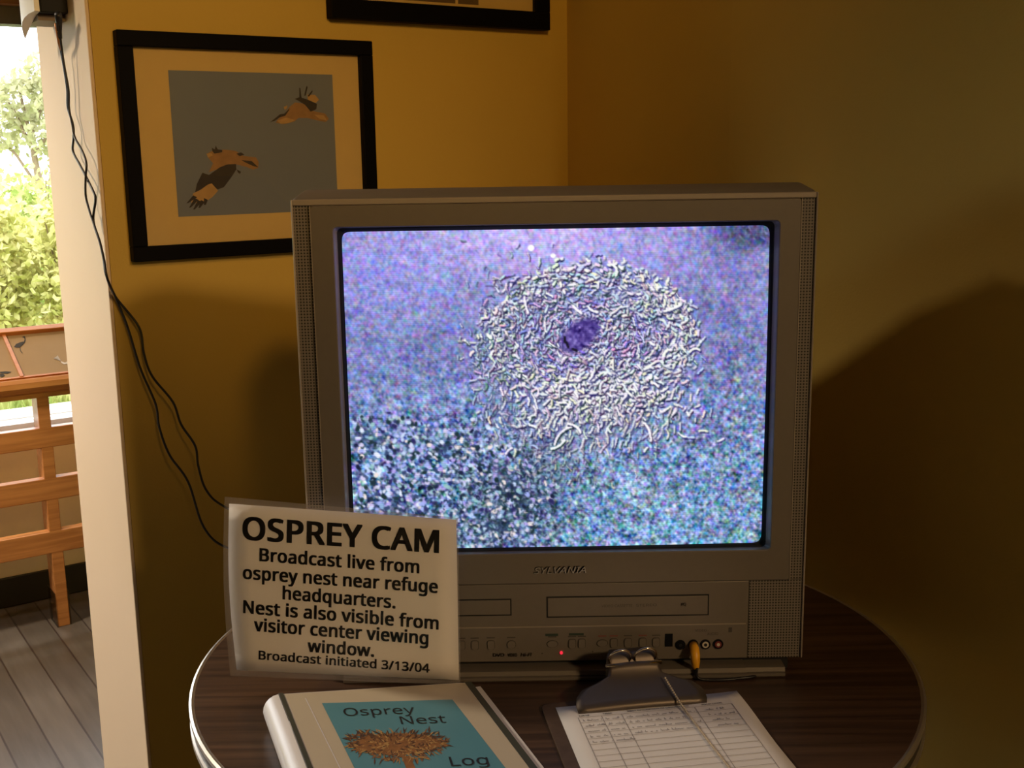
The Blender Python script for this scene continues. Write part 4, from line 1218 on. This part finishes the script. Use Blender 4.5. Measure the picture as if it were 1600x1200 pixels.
# ------------------------------------------------------------------ clipboard
cA = 0.1518; ce_ = Vector((math.cos(cA), math.sin(cA), 0)); cd_ = Vector((math.sin(cA), -math.cos(cA), 0))
cTL = at_z(844, 1099, TZ + .004)
clip = thing('clipboard', (cTL.x, cTL.y, TZ), 'brown hardboard clipboard with steel clip and bead chain, right of the binder', 'clipboard')
cb_ = lambda x, d, z=0.0: Vector((cTL.x, cTL.y, TZ)) + ce_ * x + cd_ * d + Z * z
CW, CL = 0.230, 0.318
pts = []
for cx, cdn, a0 in ((.012, .012, 180), (CW - .012, .012, 270), (CW - .012, CL - .012, 0), (.012, CL - .012, 90)):
    for k in range(5):
        a = math.radians(a0 + 22.5 * k); pts.append(cb_(cx + .012 * math.cos(a), cdn + .012 * math.sin(a)))
Part(clip).prism(pts, Z * .0035).build('board', M['hardboard'], bevel=0.0008)
# clip base plate: wide curved plate pressing on the paper, standing up at the back
q0, q1 = at_z(903, 1109, TZ + .010), at_z(1103, 1086, TZ + .010)
cc = (q0 + q1) / 2; cx0 = (cc - cTL).dot(ce_); hw = (q1 - q0).length / 2; cd0 = (cc - cTL).dot(cd_)
def cl(x, d, z): return cb_(cx0 + x, cd0 + d, z)
# profile of half-widths going back from the lip and up
rows = [(0.004, .0052, .98), (0.000, .0105, 1.0), (-.006, .0135, 1.0), (-.014, .0175, .97), (-.022, .0225, .86), (-.028, .0265, .62), (-.033, .031, .43), (-.037, .036, .405), (-.040, .042, .40)]
up_, lo2 = [], []
nx_ = 14
mb = Part(clip); vs = []
for d, z, f in rows:
    for i in range(nx_ + 1):
        s = -1 + 2 * i / nx_; vs.append(cl(s * f * hw, d, z - .002 * s * s))
fs = [(j * (nx_ + 1) + i, j * (nx_ + 1) + i + 1, (j + 1) * (nx_ + 1) + i + 1, (j + 1) * (nx_ + 1) + i) for j in range(len(rows) - 1) for i in range(nx_)]
mb.add(vs, fs); o = mb.build('clip_plate', M['steel']); shade_auto(o, 50)
md = o.modifiers.new('thickness', 'SOLIDIFY'); md.thickness = .0012; md.offset = -1
# lever leaning back, with two wire loops
mb = Part(clip); vs = []
rows2 = [(-.036, .006, .42), (-.039, .026, .42), (-.0420, .040, .41), (-.047, .046, .38), (-.055, .049, .32)]
for d, z, f in rows2:
    for i in range(9):
        s = -1 + 2 * i / 8; vs.append(cl(s * f * hw, d - .006, z))
mb.add(vs, [(j * 9 + i, j * 9 + i + 1, (j + 1) * 9 + i + 1, (j + 1) * 9 + i) for j in range(4) for i in range(8)])
o = mb.build('lever', M['steel']); shade_auto(o, 50)
md = o.modifiers.new('thickness', 'SOLIDIFY'); md.thickness = .0012; md.offset = 0
pv = Part(clip); pv.tube([cl(-hw * .44, -.041, .038), cl(hw * .44, -.041, .038)], .0024, 10); pv.build('pivot_rod', M['bright_steel'], smooth=True)
for sx_ in (-1, 1):
    lp = Part(clip)
    path = [cl(sx_ * hw * .03 + sx_ * (hw * .17) * (1 + math.cos(a)), -.044 + .006 * math.sin(a) - .002, .0445 + .0125 * math.sin(a)) for a in [math.radians(k) for k in range(-50, 300, 14)]]
    lp.tube(path, .0017, 8); lp.build('wire_loop', M['bright_steel'], smooth=True)
# bead chain
h0 = cl(hw * .42, -.020, .0275)
ch = Part(clip)
cpath = smooth_path([h0, at_z(1064, 1100, TZ + .0095) , at_z(1082, 1125, TZ + .0066), at_z(1110, 1162, TZ + .0064), at_z(1140, 1200, TZ + .0064), at_z(1175, 1245, TZ + .0064), at_z(1200, 1290, TZ + .0064)], 10)
cum = [0]
for a, b3 in zip(cpath[:-1], cpath[1:]): cum.append(cum[-1] + (b3 - a).length)
s_ = 0
while s_ < cum[-1]:
    k = max(i for i, c_ in enumerate(cum) if c_ <= s_); k = min(k, len(cpath) - 2)
    f_ = (s_ - cum[k]) / max(1e-9, cum[k + 1] - cum[k]); ch.sphere(cpath[k].lerp(cpath[k + 1], f_), .0014, 6, 5); s_ += .0029
ch.tube(cpath, .0004, 4)
ch.build('bead_chain', M['bead'], smooth=True)

# sheet of paper under the clip
pA_ = at_z(868, 1105, TZ + .0045)
sheet_o = thing('sign_in_sheet', (pA_.x, pA_.y, TZ + .0035), 'ruled white sighting form with handwriting, held under the steel clip', 'paper')
PW, PL = 0.2164, 0.2794
def sp(x, d, h=0.0):
    # small curl at the right-hand edge
    lift = .0012 * max(0, (x / PW - .8) / .2) ** 2 * (1 + math.sin(d * 40)) * .8
    return Vector((pA_.x, pA_.y, TZ + .0042)) + ce_ * x + cd_ * d + Z * (lift + h)
nu_, nv_ = 12, 16; vs = [sp(PW * i / nu_, PL * j / nv_) for j in range(nv_ + 1) for i in range(nu_ + 1)]
fs = [(j * (nu_ + 1) + i, j * (nu_ + 1) + i + 1, (j + 1) * (nu_ + 1) + i + 1, (j + 1) * (nu_ + 1) + i) for j in range(nv_) for i in range(nu_)]
o = Part(sheet_o).add(vs, fs).build('page', M['paper'], smooth=True)
md = o.modifiers.new('thickness', 'SOLIDIFY'); md.thickness = .0004; md.offset = -1
mb = Part(sheet_o)
xs_ = [.020, .047, .070, .156, .200]
def rl(x0, d0, x1, d1, wd=.00035, h=.0005):
    a, b_ = sp(x0, d0, h), sp(x1, d1, h); n_ = (b_ - a).normalized().cross(Z) * wd
    mb.quad(a - n_, b_ - n_, b_ + n_, a + n_)
d0 = .030
for k in range(19):
    rl(xs_[0], d0 + .0122 * k, xs_[-1], d0 + .0122 * k)
for x in xs_:
    rl(x, d0, x, d0 + .0122 * 18)
mb.build('form_lines', M['form_ink'])
mb = Part(sheet_o)
def on_sheet(x, d): return sp(x, d, .0006)
for body, x0, x1, d in (('DATE', .022, .034, .0275), ('TIME', .049, .060, .0275), ('BRIEF DESCRIPTION OF OBSERVATION', .078, .150, .0265), ('YOUR NAME', .165, .190, .0265)):
    lay(mb, body, (x0, d), (x1, d), .0028, on_sheet, bold=.01)
mb.build('form_headings', M['pen_ink'])
mb = Part(sheet_o); g = np.random.default_rng(5)
for row, cells in enumerate((((.024, .044), (.050, .066), (.074, .150), (.166, .188)), ((.024, .046), (.050, .068), (.074, .140), (.166, .196)), ((.024, .044), (.050, .066), (.074, .154), (.166, .186)), ((.024, .046), (.050, .066), (.074, .150), (.168, .192)), ((.024, .046), (.050, .072)))):
    base = d0 + .0122 * (row + 1) - .0030
    for x0, x1 in cells:
        x = x0; pth_ = []
        while x < x1:
            if g.uniform() < .16 and len(pth_) > 3:
                mb.tube(pth_, .00022, 3); pth_ = []; x += .0025
            hgt = g.choice([.0015, .0018, .0044], p=[.45, .35, .2])
            pth_ += [on_sheet(x, base + g.normal() * .0003), on_sheet(x + .0006, base - hgt)]
            x += g.uniform(.0010, .0019)
        if len(pth_) > 1: mb.tube(pth_, .00022, 3)
mb.build('handwriting', M['pen_ink'])
